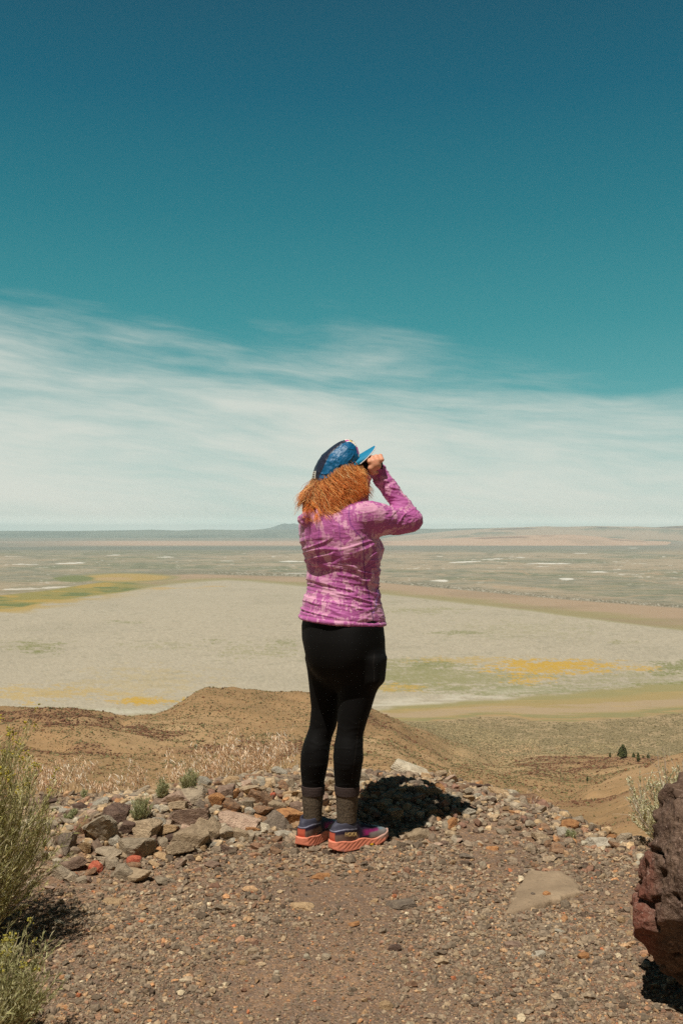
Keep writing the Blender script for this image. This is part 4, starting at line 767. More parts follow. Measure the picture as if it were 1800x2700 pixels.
def shrub(name, x, y, h, rx, seed, nst, label, leaf_cols, stem_cols, flowers=None, leaf_len=.02, leaf_w=.0022, nleaf=26, lean=(0, 0), bare=0, cat='shrub', sr=.0016, z=None, low=.0):
    rs = np.random.RandomState(seed); z0 = float(mound_h(x, y, False)) if z is None else z
    root = bpy.data.objects.new(name, None); COL.objects.link(root); root.location = (x, y, z0); tag(root, label, cat)
    def stems(n, hs, rxs, wob=.05, k=9):
        a = rs.uniform(0, 2*pi, n); q = np.sqrt(rs.rand(n)); hh = hs*(1-.45*q**2)*rs.uniform(low+.55*(1-low), 1.05, n); end = np.stack([np.cos(a)*q*rxs+lean[0]*hh, np.sin(a)*q*rxs+lean[1]*hh, hh], -1)
        st = rs.normal(scale=.012, size=(n, 3)); st[:, 2] = -.01; u = np.linspace(0, 1, k)[None, :, None]
        out = end*np.array([1.25, 1.25, .25]); P = (1-u)**2*st[:, None]+2*u*(1-u)*(out*.55)[:, None]+u*u*end[:, None]
        w = np.cumsum(rs.normal(scale=wob*hs/k, size=(n, k, 3)), 1); w -= w[:, :1]; return P+w*u
    P = stems(nst, h, rx)
    # side twigs
    nt = nst*5; pi_ = rs.randint(nst, size=nt); kk = rs.randint(3, 8, size=nt); b0 = P[pi_, kk]; d0 = P[pi_, np.minimum(kk+1, 8)]-b0
    d0 /= np.maximum(np.linalg.norm(d0, axis=1, keepdims=True), 1e-9); d1 = d0+rs.normal(scale=.38, size=(nt, 3)); d1[:, 2] = np.abs(d1[:, 2])*.8+.25; d1 /= np.linalg.norm(d1, axis=1, keepdims=True)
    ln = rs.uniform(.10, .26, nt)*h; u = np.linspace(0, 1, 6)[None, :, None]; Q = b0[:, None]+d1[:, None]*ln[:, None, None]*u+np.array([0, 0, 1.])*(.18*ln)[:, None, None]*u*u
    V1, F1 = tubes(P, np.linspace(1, .4, 9)[None]*sr*rs.uniform(.8, 1.6, (nst, 1)), 4); V2, F2 = tubes(Q, np.linspace(.8, .3, 6)[None]*sr*.75*np.ones((nt, 1)), 3)
    c1 = pick(rs, stem_cols, nst, 36); c2 = pick(rs, stem_cols, nt, 18)
    mesh_np('stems', np.concatenate([V1, V2]), np.concatenate([F1, F2+len(V1)]), LEAF, root, col=np.concatenate([c1, c2]))
    nl = nt*nleaf; qi = rs.randint(nt, size=nl); uu = rs.uniform(.05, 1, nl)*5; i0 = np.minimum(uu.astype(int), 4); fr = (uu-i0)[:, None]
    bp = Q[qi, i0]*(1-fr)+Q[qi, i0+1]*fr; dr = d1[qi]+rs.normal(scale=.55, size=(nl, 3)); dr[:, 2] += .35; dr /= np.linalg.norm(dr, axis=1, keepdims=True)
    V, F = blades(bp, bp+dr*(leaf_len*rs.uniform(.5, 1.3, nl))[:, None], leaf_w*rs.uniform(.7, 1.3, nl), rs)
    mesh_np('foliage', V, F, LEAF, root, col=pick(rs, leaf_cols, nl, 5, .6, 1.25))
    if flowers:
        tips = Q[:, -1]; sel = (tips[:, 2] > .62*h) & (rs.rand(nt) < .5); tp = tips[sel]; tp = np.repeat(tp, 7, 0)+rs.normal(scale=.006, size=(len(tp)*7, 3))
        o = blob_field('flower_heads', tp, rs.uniform(.0018, .0036, len(tp)), LEAF, np.array([lin(flowers)])*rs.uniform(.6, 1.2, (len(tp), 1)), seed+9, 1.0); o.parent = root
    if bare:
        Bp = stems(bare, h*1.28, rx*1.05, .1, 9); nb = bare*5; bi = rs.randint(bare, size=nb); kb = rs.randint(4, 8, size=nb); bb = Bp[bi, kb]; dd = Bp[bi, kb+0]-Bp[bi, kb-1]; dd /= np.maximum(np.linalg.norm(dd, axis=1, keepdims=True), 1e-9)
        dd = dd+rs.normal(scale=.5, size=(nb, 3)); dd /= np.linalg.norm(dd, axis=1, keepdims=True); lb = rs.uniform(.05, .16, nb); uu = np.linspace(0, 1, 6)[None, :, None]
        Qb = bb[:, None]+dd[:, None]*lb[:, None, None]*uu+rs.normal(scale=.004, size=(nb, 6, 3))*uu
        Va, Fa = tubes(Bp, np.linspace(1, .3, 9)[None]*.0032*np.ones((bare, 1)), 5); Vb, Fb = tubes(Qb, np.linspace(.5, .2, 6)[None]*.0022*np.ones((nb, 1)), 4)
        mesh_np('bare_branches', np.concatenate([Va, Vb]), np.concatenate([Fa, Fb+len(Va)]), LEAF, root, col=np.array([lin((216, 200, 178))])*np.ones((len(Va)+len(Vb), 1)))
    return root
GL = [(200, 192, 122), (178, 172, 108), (220, 208, 150), (156, 150, 92), (232, 220, 172)]; GS = [(200, 186, 142), (178, 162, 118), (222, 206, 168)]
shrub('rabbitbrush', -1.30, 3.12, .80, .38, 11, 460, 'tall grey green rabbitbrush with yellow flower heads at the left edge', GL, GS, (206, 188, 74), .024, .0027, 30, (.02, 0), sr=.0017)
shrub('rabbitbrush', -1.0, 2.45, .38, .27, 12, 260, 'lower rabbitbrush in the bottom left corner beneath the tall one', [(190, 184, 128), (170, 166, 112), (214, 204, 158)], GS, (196, 182, 84), .022, .0027, 28, (.0, 0), sr=.0013)
shrub('sagebrush_bush', 1.40, 4.05, .37, .24, 13, 150, 'silvery sagebrush with bare white twigs behind the boulder', [(236, 228, 186), (216, 210, 164), (248, 240, 206)], [(200, 186, 156), (180, 166, 136)], None, .013, .0046, 30, (-.06, 0), bare=26, low=.1)
for i, (px, py, hp_, wp, nm) in enumerate([(502, 2092, 78, 52, 'largest grey green tuft growing among the upper pile rocks'), (372, 2165, 74, 56, 'lower grey green tuft left of the pinkish boulder'), (428, 2110, 60, 30, 'thin green tuft between the two larger tufts'),
                                          (181, 2166, 26, 22, 'small green weed on bare gravel left of the pile'), (1505, 2212, 24, 24, 'little green weed among stones near the rounded orange stone'), (196, 2150, 14, 16, 'tiny sprig beside the small green weed left of the pile'), (223, 2104, 22, 14, 'tiny green sprig on the left crest')]):
    x, y, z = hit(px, py); shrub('green_tuft', x, y, hp_*y/FPX, wp*.5*y/FPX, 40+i, 46 if hp_ > 50 else 14, nm, [(188, 188, 140), (160, 164, 112), (214, 208, 164)], [(196, 186, 142)], None, .016, .0020, 7, sr=.0010, cat='plant')
# dry cheatgrass along the crest: too many stalks to count
def grass(spots, seed, label):
    rs = np.random.RandomState(seed); Vs = []; Fq = []; Ft = []; Cs = []; off = 0
    def add(V, F, c):
        nonlocal off
        for f in (F if isinstance(F, list) else [F]): (Fq if f.shape[1] == 4 else Ft).append(f+off)
        Vs.append(V); Cs.append(c); off += len(V)
    for (px, py, hp_, n, sp, ln, hd) in spots:
        yb = 5.15 if py is None else None
        for _ in range(int(n*.33)+1):
            p = px+rs.normal(scale=sp); a = (p-900)/FPX
            y = float(lerp_tab(a*5.1, CREST))+rs.uniform(-.1, .12); x = a*y; z = float(mound_h(x, y, False)); H_ = hp_*rs.uniform(.7, 1.65)*y/FPX
            d = np.array([ln+rs.normal(scale=.22), rs.normal(scale=.25), 1.0]); d /= np.linalg.norm(d); u = np.linspace(0, 1, 8)[:, None]
            dr = np.array([rs.normal(scale=.10)+ln*.5, rs.normal(scale=.1), -.10]); P = np.array([x, y, z])+d*H_*u+dr*H_*u**3
            V, F = tubes(P[None], np.linspace(.0014, .0007, 8)[None], 3); add(V, F, pick(rs, [(226, 190, 140), (206, 166, 120), (238, 208, 162)], 1, len(V)))
            m = int(hd*rs.uniform(.7, 1.3)); uu = rs.uniform(.55, 1.0, m)*7; i0 = np.minimum(uu.astype(int), 6); fr = (uu-i0)[:, None]; b = P[i0]*(1-fr)+P[i0+1]*fr
            ped = b+np.stack([rs.normal(scale=.020, size=m)+ln*.01, rs.normal(scale=.016, size=m), rs.uniform(-.004, .008, m)], -1)
            V, F = blades(b, ped, np.full(m, .0006), rs, .3); add(V, F, pick(rs, [(206, 166, 120)], m, 5))
            tp = ped+np.stack([rs.normal(scale=.009, size=m)+.004, rs.normal(scale=.008, size=m), -rs.uniform(.014, .030, m)], -1)
            V, F = blades(ped, tp, rs.uniform(.0026, .0046, m), rs, .1); add(V, F, pick(rs, [(252, 226, 190), (242, 206, 168), (255, 242, 218), (226, 184, 146)], m, 5))
    o = mesh_np('dry_grass', np.concatenate(Vs), [np.concatenate(Fq), np.concatenate(Ft)], STRAW, col=np.concatenate(Cs)); return tag(o, label, 'grass', kind='stuff')
grass([(640, 0, 110, 60, 34, .12, 34), (580, 0, 112, 46, 26, .10, 32), (700, 0, 95, 34, 20, .12, 30), (520, 0, 78, 28, 26, .1, 26), (455, 0, 66, 20, 26, .1, 24), (376, 0, 62, 18, 26, -.1, 24), (335, 0, 50, 14, 16, -.1, 20), (395, 0, 115, 4, 4, -.32, 40),
       (495, 0, 128, 5, 6, .22, 44), (545, 0, 118, 4, 6, .42, 36), (690, 0, 124, 5, 8, .25, 42), (436, 0, 150, 5, 6, .02, 46), (600, 0, 60, 40, 60, .1, 20)], 3, 'golden dry cheatgrass nodding behind the rock pile')
grass([(110, 0, 72, 50, 26, .12, 28), (165, 0, 78, 46, 18, .12, 30), (195, 0, 76, 12, 8, .2, 30), (60, 0, 80, 30, 26, .1, 26), (240, 0, 42, 14, 14, .0, 16), (275, 0, 48, 22, 14, 0, 18), (290, 0, 34, 18, 12, 0, 16), (1180, 0, 26, 8, 8, .1, 12), (1405, 0, 34, 9, 8, .1, 12)], 4, 'golden dry grass on the crest behind the left shrub')
# pale fallen twigs
for i, (a_, b_, nm) in enumerate([((62, 2315), (205, 2262), 'long pale dry twig lying across the stones below the left shrub'), ((80, 2306), (236, 2282), 'thin pale stalk lying above the long twig'), ((1165, 2085), (1178, 2098), 'short pale stick on the right crest above the shadow'), ((1615, 2272), (1655, 2268), 'pale stick lying near the wide grey slab')]):
    p0, p1 = np.array(hit(*a_)), np.array(hit(*b_)); u = np.linspace(0, 1, 9)[:, None]; P = p0*(1-u)+p1*u; P[:, 2] = mound_h(P[:, 0], P[:, 1])+.012+.006*np.sin(u[:, 0]*7+i); P[:, 1] += .006*np.sin(u[:, 0]*5+i)
    V, F = tubes(P[None], np.linspace(.0028, .0012, 9)[None], 5); tag(mesh_np('twig', V, F, STRAW, col=np.array([lin((222, 196, 158))])*np.ones((len(V), 1))), nm, 'twig')

# ================================================================ junipers on the outcrop below
def juniper(px, d, hm, wm, seed, label, shape='cone'):
    rs = np.random.RandomState(seed); zq, _, _ = hills_at(np.array([float(px)]), np.array([float(d)])); x = (px-900)/FPX*d
    root = bpy.data.objects.new('juniper_tree', None); COL.objects.link(root); root.location = (x, d, float(zq[0])-.1); tag(root, label, 'tree', 'junipers on the red outcrop')
    u = np.linspace(0, 1, 6)[:, None]; P = np.concatenate([u*.2*rs.normal(), u*0, u*hm*.8], 1); V, F = tubes(P[None], np.linspace(.16, .05, 6)[None]*hm/4, 7)
    mesh_np('trunk', V, F, RM['brown'], root)
    if shape == 'round': shape = 'multi'
    n = int(620*hm/4); uz = rs.rand(n)**.8; prof = (1-uz)**.7*(.35+.65*np.minimum(uz*4, 1)) if shape == 'cone' else 1.0
    a = rs.uniform(0, 2*pi, n); lob = 1+.34*np.sin(a*3+seed+uz*7)*np.cos(a*2-uz*9); r = wm/2*prof*lob*rs.uniform(.45, 1.0, n)
    if shape == 'multi':
        sub_ = rs.randint(4, size=n); ox = np.array([-.20, .04, .24, -.02])[sub_]*wm; hh_ = np.array([.80, 1.0, .74, .55])[sub_]; wd = np.array([.62, .70, .55, 1.0])[sub_]
        r = wm/2*wd*(1-uz)**.6*(.4+.6*np.minimum(uz*4, 1))*lob*rs.uniform(.5, 1, n); Pc = np.stack([ox+np.cos(a)*r, np.sin(a)*r, .10*hm+uz*hm*.9*hh_], -1)
    else: Pc = np.stack([np.cos(a)*r, np.sin(a)*r, .12*hm+uz*hm*.9], -1)
    cc = np.array([lin((92, 96, 50))])*rs.uniform(.35, 1.1, (n, 1))
    o = blob_field('crown', Pc, rs.uniform(.10, .24, n)*hm/4*(1.1 if shape == 'cone' else 1.25), attr_mat('juniper_needles', nz=9) if 'JM' not in globals() else JM, cc, seed, 1.1); o.parent = root
for q in [(1640, 425, 5.6, 3.9, 1, 'tallest and widest dark juniper standing on the red outcrop', 'round'), (1607, 440, 2.5, 1.3, 2, 'small pointed juniper left of the widest one', 'cone'), (1669, 440, 3.2, 2.2, 3, 'bushy juniper just right of the widest one', 'cone'), (1681, 415, 3.6, 1.7, 4, 'narrow pointed juniper in the middle of the row', 'cone'),
          (1708, 430, 2.6, 2.0, 5, 'squat juniper right of the narrow pointed one', 'cone'), (1726, 440, 1.7, .9, 6, 'tiny juniper near the right end of the row', 'cone'), (1732, 446, 1.3, .8, 7, 'rightmost and smallest juniper of the row', 'cone'), (1694, 435, 2.2, 1.2, 8, 'pale small juniper between the narrow and squat ones', 'cone'), (1661, 410, 1.3, .8, 9, 'tiny juniper in front of the bushy one', 'cone'),
          (1515, 255, 1.6, 1.2, 10, 'lone small juniper low on the slope left of the gully', 'round'), (1547, 300, 1.7, .8, 11, 'thin small juniper halfway up the slope', 'cone')]: juniper(*q)
# ================================================================ the woman with raised hands
ROOT = np.array([0.0, 4.12, 0.0])
YAW = R_(50); HYAW = R_(70); FW = np.array([sin(YAW), cos(YAW), 0.0]); RT = np.array([cos(YAW), -sin(YAW), 0.0]); HW_ = np.array([sin(HYAW), cos(HYAW), 0.0]); RH = np.array([cos(HYAW), -sin(HYAW), 0.0]); UP = np.array([0, 0, 1.0])
class Field:
    """signed distance samples on a grid, blended primitive by primitive, then skinned by surface nets"""
    def __init__(s, lo, hi, h):
        s.lo = np.array(lo, float); s.h = h; s.n = np.ceil((np.array(hi)-s.lo)/h).astype(int)+1; s.F = np.full(s.n, .2, np.float32)
    def sub(s, lo, hi, fn, k=.012, op='u'):
        a = np.clip(np.floor((np.array(lo)-s.lo)/s.h).astype(int), 0, s.n-1); b = np.clip(np.ceil((np.array(hi)-s.lo)/s.h).astype(int)+1, 1, s.n)
        if np.any(b <= a): return
        ax = [(s.lo[i]+np.arange(a[i], b[i])*s.h).astype(np.float32) for i in range(3)]
        X, Y, Z = ax[0][:, None, None], ax[1][None, :, None], ax[2][None, None, :]
        d = fn(X, Y, Z); sl = tuple(slice(a[i], b[i]) for i in range(3)); G = s.F[sl]
        if op == 'u':
            h = np.clip(k-np.abs(G-d), 0, None)/k; s.F[sl] = np.minimum(G, d)-h*h*k*.25
        elif op == 'cut':
            h = np.clip(k-np.abs(G+d), 0, None)/k; s.F[sl] = np.maximum(G, -d)+h*h*k*.25
    def capsule(s, A, B, ra, rb, k=.012, op='u', flat=None):
        A, B = np.array(A, float), np.array(B, float); r = max(ra, rb)+.03
        def fn(X, Y, Z):
            d = B-A; L = max(float(d@d), 1e-9); px, py, pz = X-A[0], Y-A[1], Z-A[2]
            t = np.clip((px*d[0]+py*d[1]+pz*d[2])/L, 0, 1); return np.sqrt((px-t*d[0])**2+(py-t*d[1])**2+(pz-t*d[2])**2)-(ra+(rb-ra)*t)
        s.sub(np.minimum(A, B)-r, np.maximum(A, B)+r, fn, k, op)
    def chain(s, pts, k=.012):
        for (a, ra), (b, rb) in zip(pts[:-1], pts[1:]): s.capsule(a, b, ra, rb, k)
    def ell(s, c, ax, rad, k=.012, op='u'):
        """ellipsoid: ax = three unit axes, rad = radii"""
        c = np.array(c, float); m = max(rad)+.03; mr_ = min(rad)
        def fn(X, Y, Z):
            q = 0
            for a, r in zip(ax, rad): q = q+(((X-c[0])*a[0]+(Y-c[1])*a[1]+(Z-c[2])*a[2])/r)**2
            q = np.sqrt(q); return (q-1)*mr_*np.clip(q, .5, 1.3)
        s.sub(c-m, c+m, fn, k, op)
    def loft(s, tab, yaw, k=.012, p=2.0, cap=.01):
        """upright stack of ellipses; tab rows: z, cx, cy, half width, half depth"""
        T = np.array(sorted(tab)); m = T[:, 3:].max()+.03
        def fn(X, Y, Z):
            z = Z.ravel(); g = [np.interp(z, T[:, 0], T[:, i])[None, None, :].astype(np.float32) for i in range(1, 5)]
            u = (X-g[0])*cos(yaw)-(Y-g[1])*sin(yaw); v = (X-g[0])*sin(yaw)+(Y-g[1])*cos(yaw)
            q = ((np.abs(u)/g[2])**p+(np.abs(v)/g[3])**p)**(1/p); d = (q-1)*np.minimum(g[2], g[3])
            return np.maximum(d, np.maximum(T[0, 0]-Z, Z-T[-1, 0]))
        s.sub([T[:, 1].min()-m, T[:, 2].min()-m, T[0, 0]-.03], [T[:, 1].max()+m, T[:, 2].max()+m, T[-1, 0]+.03], fn, k)
    def mesh(s):
        F = s.F; ins = F < 0; c = ins[:-1, :-1, :-1].astype(np.int8)
        S = sum(ins[i:i+F.shape[0]-1, j:j+F.shape[1]-1, k:k+F.shape[2]-1].astype(np.int8) for i in (0, 1) for j in (0, 1) for k in (0, 1))
        act = (S > 0) & (S < 8); I = np.argwhere(act); idx = np.full(act.shape, -1, np.int32); idx[act] = np.arange(len(I))
        val = {o: F[I[:, 0]+o[0], I[:, 1]+o[1], I[:, 2]+o[2]] for o in [(i, j, k) for i in (0, 1) for j in (0, 1) for k in (0, 1)]}
        acc = np.zeros((len(I), 3)); cnt = np.zeros(len(I))
        for a, b in [((0,0,0),(1,0,0)),((0,1,0),(1,1,0)),((0,0,1),(1,0,1)),((0,1,1),(1,1,1)),((0,0,0),(0,1,0)),((1,0,0),(1,1,0)),((0,0,1),(0,1,1)),((1,0,1),(1,1,1)),((0,0,0),(0,0,1)),((1,0,0),(1,0,1)),((0,1,0),(0,1,1)),((1,1,0),(1,1,1))]:
            va, vb = val[a], val[b]; m = (va < 0) != (vb < 0); t = np.where(m, va/np.where(m, va-vb, 1), 0)
            acc += m[:, None]*(np.array(a)+t[:, None]*(np.array(b)-np.array(a))); cnt += m
        V = s.lo+(I+acc/cnt[:, None])*s.h; Q = []
        for ax in range(3):
            o = [1 if q == ax else 0 for q in range(3)]; A = ins; sl0 = [slice(1, -1)]*3; sl0[ax] = slice(0, -1); sl1 = list(sl0); sl1[ax] = slice(1, None)
            a_, b_ = ins[tuple(sl0)], ins[tuple(sl1)]; E = np.argwhere(a_ != b_)
            if not len(E): continue
            fl = a_[tuple(E.T)]; P = E.copy(); oth = [q for q in range(3) if q != ax]; P[:, oth] += 1
            def cell(d1, d2):
                C_ = P.copy(); C_[:, oth[0]] -= d1; C_[:, oth[1]] -= d2; return idx[tuple(C_.T)]
            q = np.stack([cell(1, 1), cell(0, 1), cell(0, 0), cell(1, 0)], -1); flip = fl if ax != 1 else ~fl
            q[~flip] = q[~flip][:, ::-1]; Q.append(q)
        return V, np.concatenate(Q)
def smooth_mesh(V, F, it=2, lam=.5):
    e = np.concatenate([F[:, [0, 1]], F[:, [1, 2]], F[:, [2, 3]], F[:, [3, 0]]]); n = len(V); deg = np.bincount(e.ravel(), minlength=n)[:, None]
    for _ in range(it):
        S = np.zeros_like(V)
        for i in range(3): S[:, i] = np.bincount(e[:, 0], V[e[:, 1], i], n)+np.bincount(e[:, 1], V[e[:, 0], i], n)
        V = V*(1-lam)+lam*S/np.maximum(deg, 1)
    return V
def vnorm(V, F):
    n = np.cross(V[F[:, 2]]-V[F[:, 0]], V[F[:, 3]]-V[F[:, 1]]); N_ = np.zeros_like(V)
    for j in range(4):
        for i in range(3): N_[:, i] += np.bincount(F[:, j], n[:, i], len(V))
    return N_/np.maximum(np.linalg.norm(N_, axis=1, keepdims=True), 1e-12)
def pxy(V):
    """the photograph's pixel coordinates of world points (used only to lay out seams measured from the photo)"""
    return 900+V[:, 0]/V[:, 1]*FPX, HOR-(V[:, 2]-CAMZ)/V[:, 1]*FPX
def rows(tab, d, yaw, ratio, dd=None):
    out = []
    for i, (py, l, r) in enumerate(tab):
        rt = ratio(py) if callable(ratio) else ratio; dp = d(py) if callable(d) else d
        c = at((l+r)/2, py, dp); hw = (r-l)/2*dp/FPX; a = hw/math.sqrt(cos(yaw)**2+(rt*sin(yaw))**2); out.append((c[2], c[0], c[1], a, a*rt))
    return out
TORSO = [(1312, 872, 922), (1322, 852, 938), (1334, 826, 952), (1350, 803, 962), (1368, 792, 972), (1388, 788, 982), (1410, 790, 989), (1446, 797, 1000), (1472, 805, 1000), (1497, 809, 998), (1523, 811, 997), (1545, 811, 996), (1561, 808, 997), (1590, 800, 1003), (1615, 793, 1009), (1632, 790, 1012), (1660, 788, 1015)]
SH_R = at(946, 1360, 4.02); SH_L = at(838, 1362, 4.22)
UARM = [(SH_R, .062), (at(975, 1364, 4.04), .0585), (at(1005, 1370, 4.07), .056), (at(1050, 1374, 4.11), .049), (at(1084, 1374, 4.13), .044)]
FARM = [(at(1084, 1370, 4.13), .044), (at(1061, 1340, 4.14), .041), (at(1030, 1294, 4.15), .0355), (at(1009, 1266, 4.155), .035), (at(996, 1243, 4.16), .032), (at(990, 1236, 4.155), .029), (at(986, 1222, 4.15), .0275)]
LARM = [(SH_L, .060), (at(880, 1362, 4.34), .052), (at(948, 1342, 4.44), .044)]
LFOR = [(at(948, 1340, 4.44), .042), (at(949, 1295, 4.40), .036), (at(958, 1255, 4.34), .033), (at(966, 1236, 4.31), .030), (at(968, 1226, 4.30), .029)]
HEADC = at(890, 1241, 4.10)
TILT = R_(14); HF = HW_*cos(TILT)+UP*sin(TILT); HU = UP*cos(TILT)-HW_*sin(TILT)
HIPS = [(1600, 803, 998), (1625, 799, 1004), (1650, 794, 1010), (1684, 795, 1014), (1723, 803, 1015), (1750, 810, 1010), (1775, 822, 1000), (1800, 842, 980), (1822, 866, 955)]
LLEG = [(1735, 806, 925), (1796, 813, 905), (1866, 820, 896), (1914, 816, 887), (1942, 806, 876), (1965, 798, 871), (1987, 793, 867), (2021, 791, 861), (2063, 795, 855), (2086, 796, 854), (2100, 798, 852), (2150, 800, 850)]
RLEG = [(1735, 880, 1014), (1796, 889, 1004), (1830, 891, 990), (1869, 890, 978), (1911, 889, 964), (1937, 886, 957), (1965, 880, 957), (1993, 878, 958), (2030, 879, 953), (2077, 883, 946), (2088, 884, 945), (2110, 886, 943), (2160, 888, 942)]
dl = lambda py: np.interp(py, [1735, 1900, 2150], [4.17, 4.19, 4.17]); dr_ = lambda py: np.interp(py, [1735, 1900, 2150], [4.07, 4.05, 4.05])
def tr_(py): return float(np.interp(py, [1300, 1400, 1480, 1560, 1640], [.70, .74, .80, .84, .92]))
def grow(t, g): return [(a, b, c, d+g, e+g) for a, b, c, d, e in t]
# ---- binocular geometry, needed by the hands
BN = HEADC+HF*.122-UP*.010
BR = BN+RH*.033; BL = BN-RH*.033; BD = HW_*.985+UP*.17; BD /= np.linalg.norm(BD)
# ---- body, one continuous surface
fld = Field((-.26, 3.82, -.0), (.36, 4.60, 1.72), .0036)
fld.loft(grow(rows(TORSO[:-2], 4.12, YAW, tr_), -.018), YAW, .02); fld.loft(grow(rows(HIPS[1:], 4.12, YAW, .86), -.016), YAW, .02)
fld.loft(grow(rows(LLEG, dl, YAW, .95), -.010), YAW, .02); fld.loft(grow(rows(RLEG, dr_, YAW, .95), -.010), YAW, .02)
fld.chain([(p, r-.008) for p, r in UARM], .03); fld.chain([(p, r-.006) for p, r in FARM], .015); fld.chain([(p, r-.008) for p, r in LARM], .03); fld.chain([(p, r-.006) for p, r in LFOR], .015)
fld.capsule(at(893, 1335, 4.13), HEADC-HF*.012-UP*.06, .058, .052, .03)
fld.ell(HEADC-HU*.012, (HF, RH, HU), (.084, .068, .074), .02); fld.ell(HEADC+HF*.030-HU*.062, (HF, RH, HU), (.062, .054, .062), .03)            # skull, jaw
fld.ell(HEADC+HF*.083-HU*.100, (HF, RH, HU), (.017, .018, .016), .02)                                                            # chin
fld.capsule(HEADC+HF*.092-HU*.012, HEADC+HF*.112-HU*.044, .008, .013, .014)                                                       # nose
for s_ in (1, -1):
    fld.ell(HEADC+HF*.086-HU*.018+RH*s_*.031, (HF, RH, HU), (.010, .015, .010), .004, 'cut')                                      # eye sockets
    fld.ell(HEADC+HF*.078-HU*.019+RH*s_*.031, (HF, RH, HU), (.0125, .0125, .0115), .003)                                          # eyeballs
    fld.ell(HEADC+HF*.066-HU*.045+RH*s_*.038, (HF, RH, HU), (.028, .022, .022), .02)                                              # cheeks
    e = HEADC-HF*.004-HU*.024+RH*s_*.077; fld.ell(e, (HF, RH, HU), (.017, .008, .031), .008); fld.ell(e+RH*s_*.007+HF*.003, (HF, RH, HU), (.009, .006, .019), .004, 'cut')   # ears
fld.ell(HEADC+HF*.088-HU*.070, (HF, RH, HU), (.013, .024, .0055), .006); fld.ell(HEADC+HF*.087-HU*.081, (HF, RH, HU), (.013, .021, .0065), .006)   # lips
def hand(wr, cen, s_, bc):
    """palm beside a barrel with centre bc, four bent fingers over the top of it, thumb underneath"""
    ax = BD; out = RH*s_; pm = (wr+cen)/2
    fld.capsule(wr, cen, .024, .017, .012)
    fld.ell(cen, (ax, out, UP), (.027, .011, .022), .012)
    for i, (o, L_, r) in enumerate([(.030, .92, .0086), (.011, 1.0, .0090), (-.008, .95, .0087), (-.026, .80, .0078)]):
        k0 = cen+ax*o+out*.002+UP*.016; k1 = bc+ax*o*1.05+out*.014*L_+UP*(.030+.003*L_); k2 = bc+ax*o*1.08-out*.012*L_+UP*.029; k3 = bc+ax*o*1.05-out*.026*L_+UP*.014
        fld.chain([(k0, r*1.12), (k1, r*1.05)], .008); fld.chain([(k1, r*1.05), (k2, r*.95), (k3, r*.82)], .004)
    t0 = cen-ax*.020-UP*.012; t1 = bc-ax*.008+out*.022-UP*.030; t2 = bc+ax*.018+out*.004-UP*.033; fld.chain([(t0, .0125), (t1, .0108), (t2, .0092)], .007)
HR = BR+RH*.031+UP*.0+BD*.022; HL = BL-RH*.031+UP*.0+BD*.022
hand(FARM[-1][0], HR, 1, BR+BD*.022); hand(LFOR[-1][0], HL, -1, BL+BD*.022)
for (tb, dd_, hdg) in ((LLEG, dl, R_(28)), (RLEG, dr_, R_(52))):
    c = at((tb[-1][1]+tb[-1][2])/2, 2165, dd_(2150)); f = np.array([sin(hdg), cos(hdg), 0]); c[2] = .075
    fld.capsule(c-f*.02-UP*.02, c+f*.12-UP*.036, .028, .020, .02)
V, F = fld.mesh(); V = smooth_mesh(V, F, 2, .4)
sm, st_, sb = material('skin', 0.5, 0.4); sb.inputs['Base Color'].default_value = L4((226, 160, 124), .95); sb.inputs['Subsurface Weight'].default_value = .12; sb.inputs['Subsurface Radius'].default_value = (.008, .003, .0015)
ca = st_.new('ShaderNodeAttribute', attribute_name='col'); st_.l.new(st_.mix(st_.mr(st_.noise(coords(st_), 60, 4, .6), .4, .7, 0, .3), ca.outputs['Color'], L4((196, 120, 92))), sb.inputs['Base Color'])
q = V-HEADC; a, b_, c = q@HF, np.abs(q@RH), q@HU; sk = np.tile(np.array(lin((224, 158, 124))), (len(V), 1))
lip = (a > .07) & (b_ < .024) & (np.abs(c+.075) < .012); sk[lip] = lin((176, 92, 84))
ey = (a > .074) & (np.abs(b_-.031) < .012) & (np.abs(c+.019) < .008); sk[ey] = lin((225, 220, 212)); sk[(a > .08) & (np.abs(b_-.031) < .005) & (np.abs(c+.019) < .005)] = lin((50, 60, 60))
sk[(a > .07) & (np.abs(b_-.031) < .017) & (np.abs(c+.001) < .0035)] = lin((120, 74, 46))
person = mesh_np('person', V-ROOT, F, sm, smooth=True, col=sk); person.location = ROOT
tag(person, 'person in pink long sleeved top and black leggings raising binoculars at the overlook', 'person')
def part(name, V, F, mat, col=None, parent=person, smooth=True):
    return mesh_np(name, V-ROOT, F, mat, parent, smooth=smooth, col=col)
# ---- shirt
fs = Field((-.27, 3.84, .90), (.36, 4.52, 1.63), .0034)
fs.loft(rows(TORSO, 4.12, YAW, tr_), YAW, .03, 2.2)
fs.ell(at(838, 1405, 4.03), (RT, FW, UP), (.070, .040, .10), .06); fs.ell(at(903, 1410, 4.02), (RT, FW, UP), (.068, .040, .10), .06)        # shoulder blades
fs.ell(at(972, 1446, 4.17), (RT, FW, UP), (.075, .050, .055), .04)                                                                       # chest
fs.chain(UARM, .035); fs.chain(FARM, .02); fs.chain(LARM, .035); fs.chain(LFOR, .02)
fs.capsule(at(897, 1318, 4.12), at(897, 1304, 4.125), .064, .058, .02)
fs.chain([(at(796, 1370, 4.05), .020), (at(815, 1360, 4.02), .024), (at(850, 1354, 4.015), .024), (at(890, 1340, 4.03), .022)], .014)            # hood gathered at the nape
fs.chain([(at(800, 1378, 4.03), .012), (at(830, 1370, 4.0), .013), (at(862, 1364, 4.0), .013)], .006)
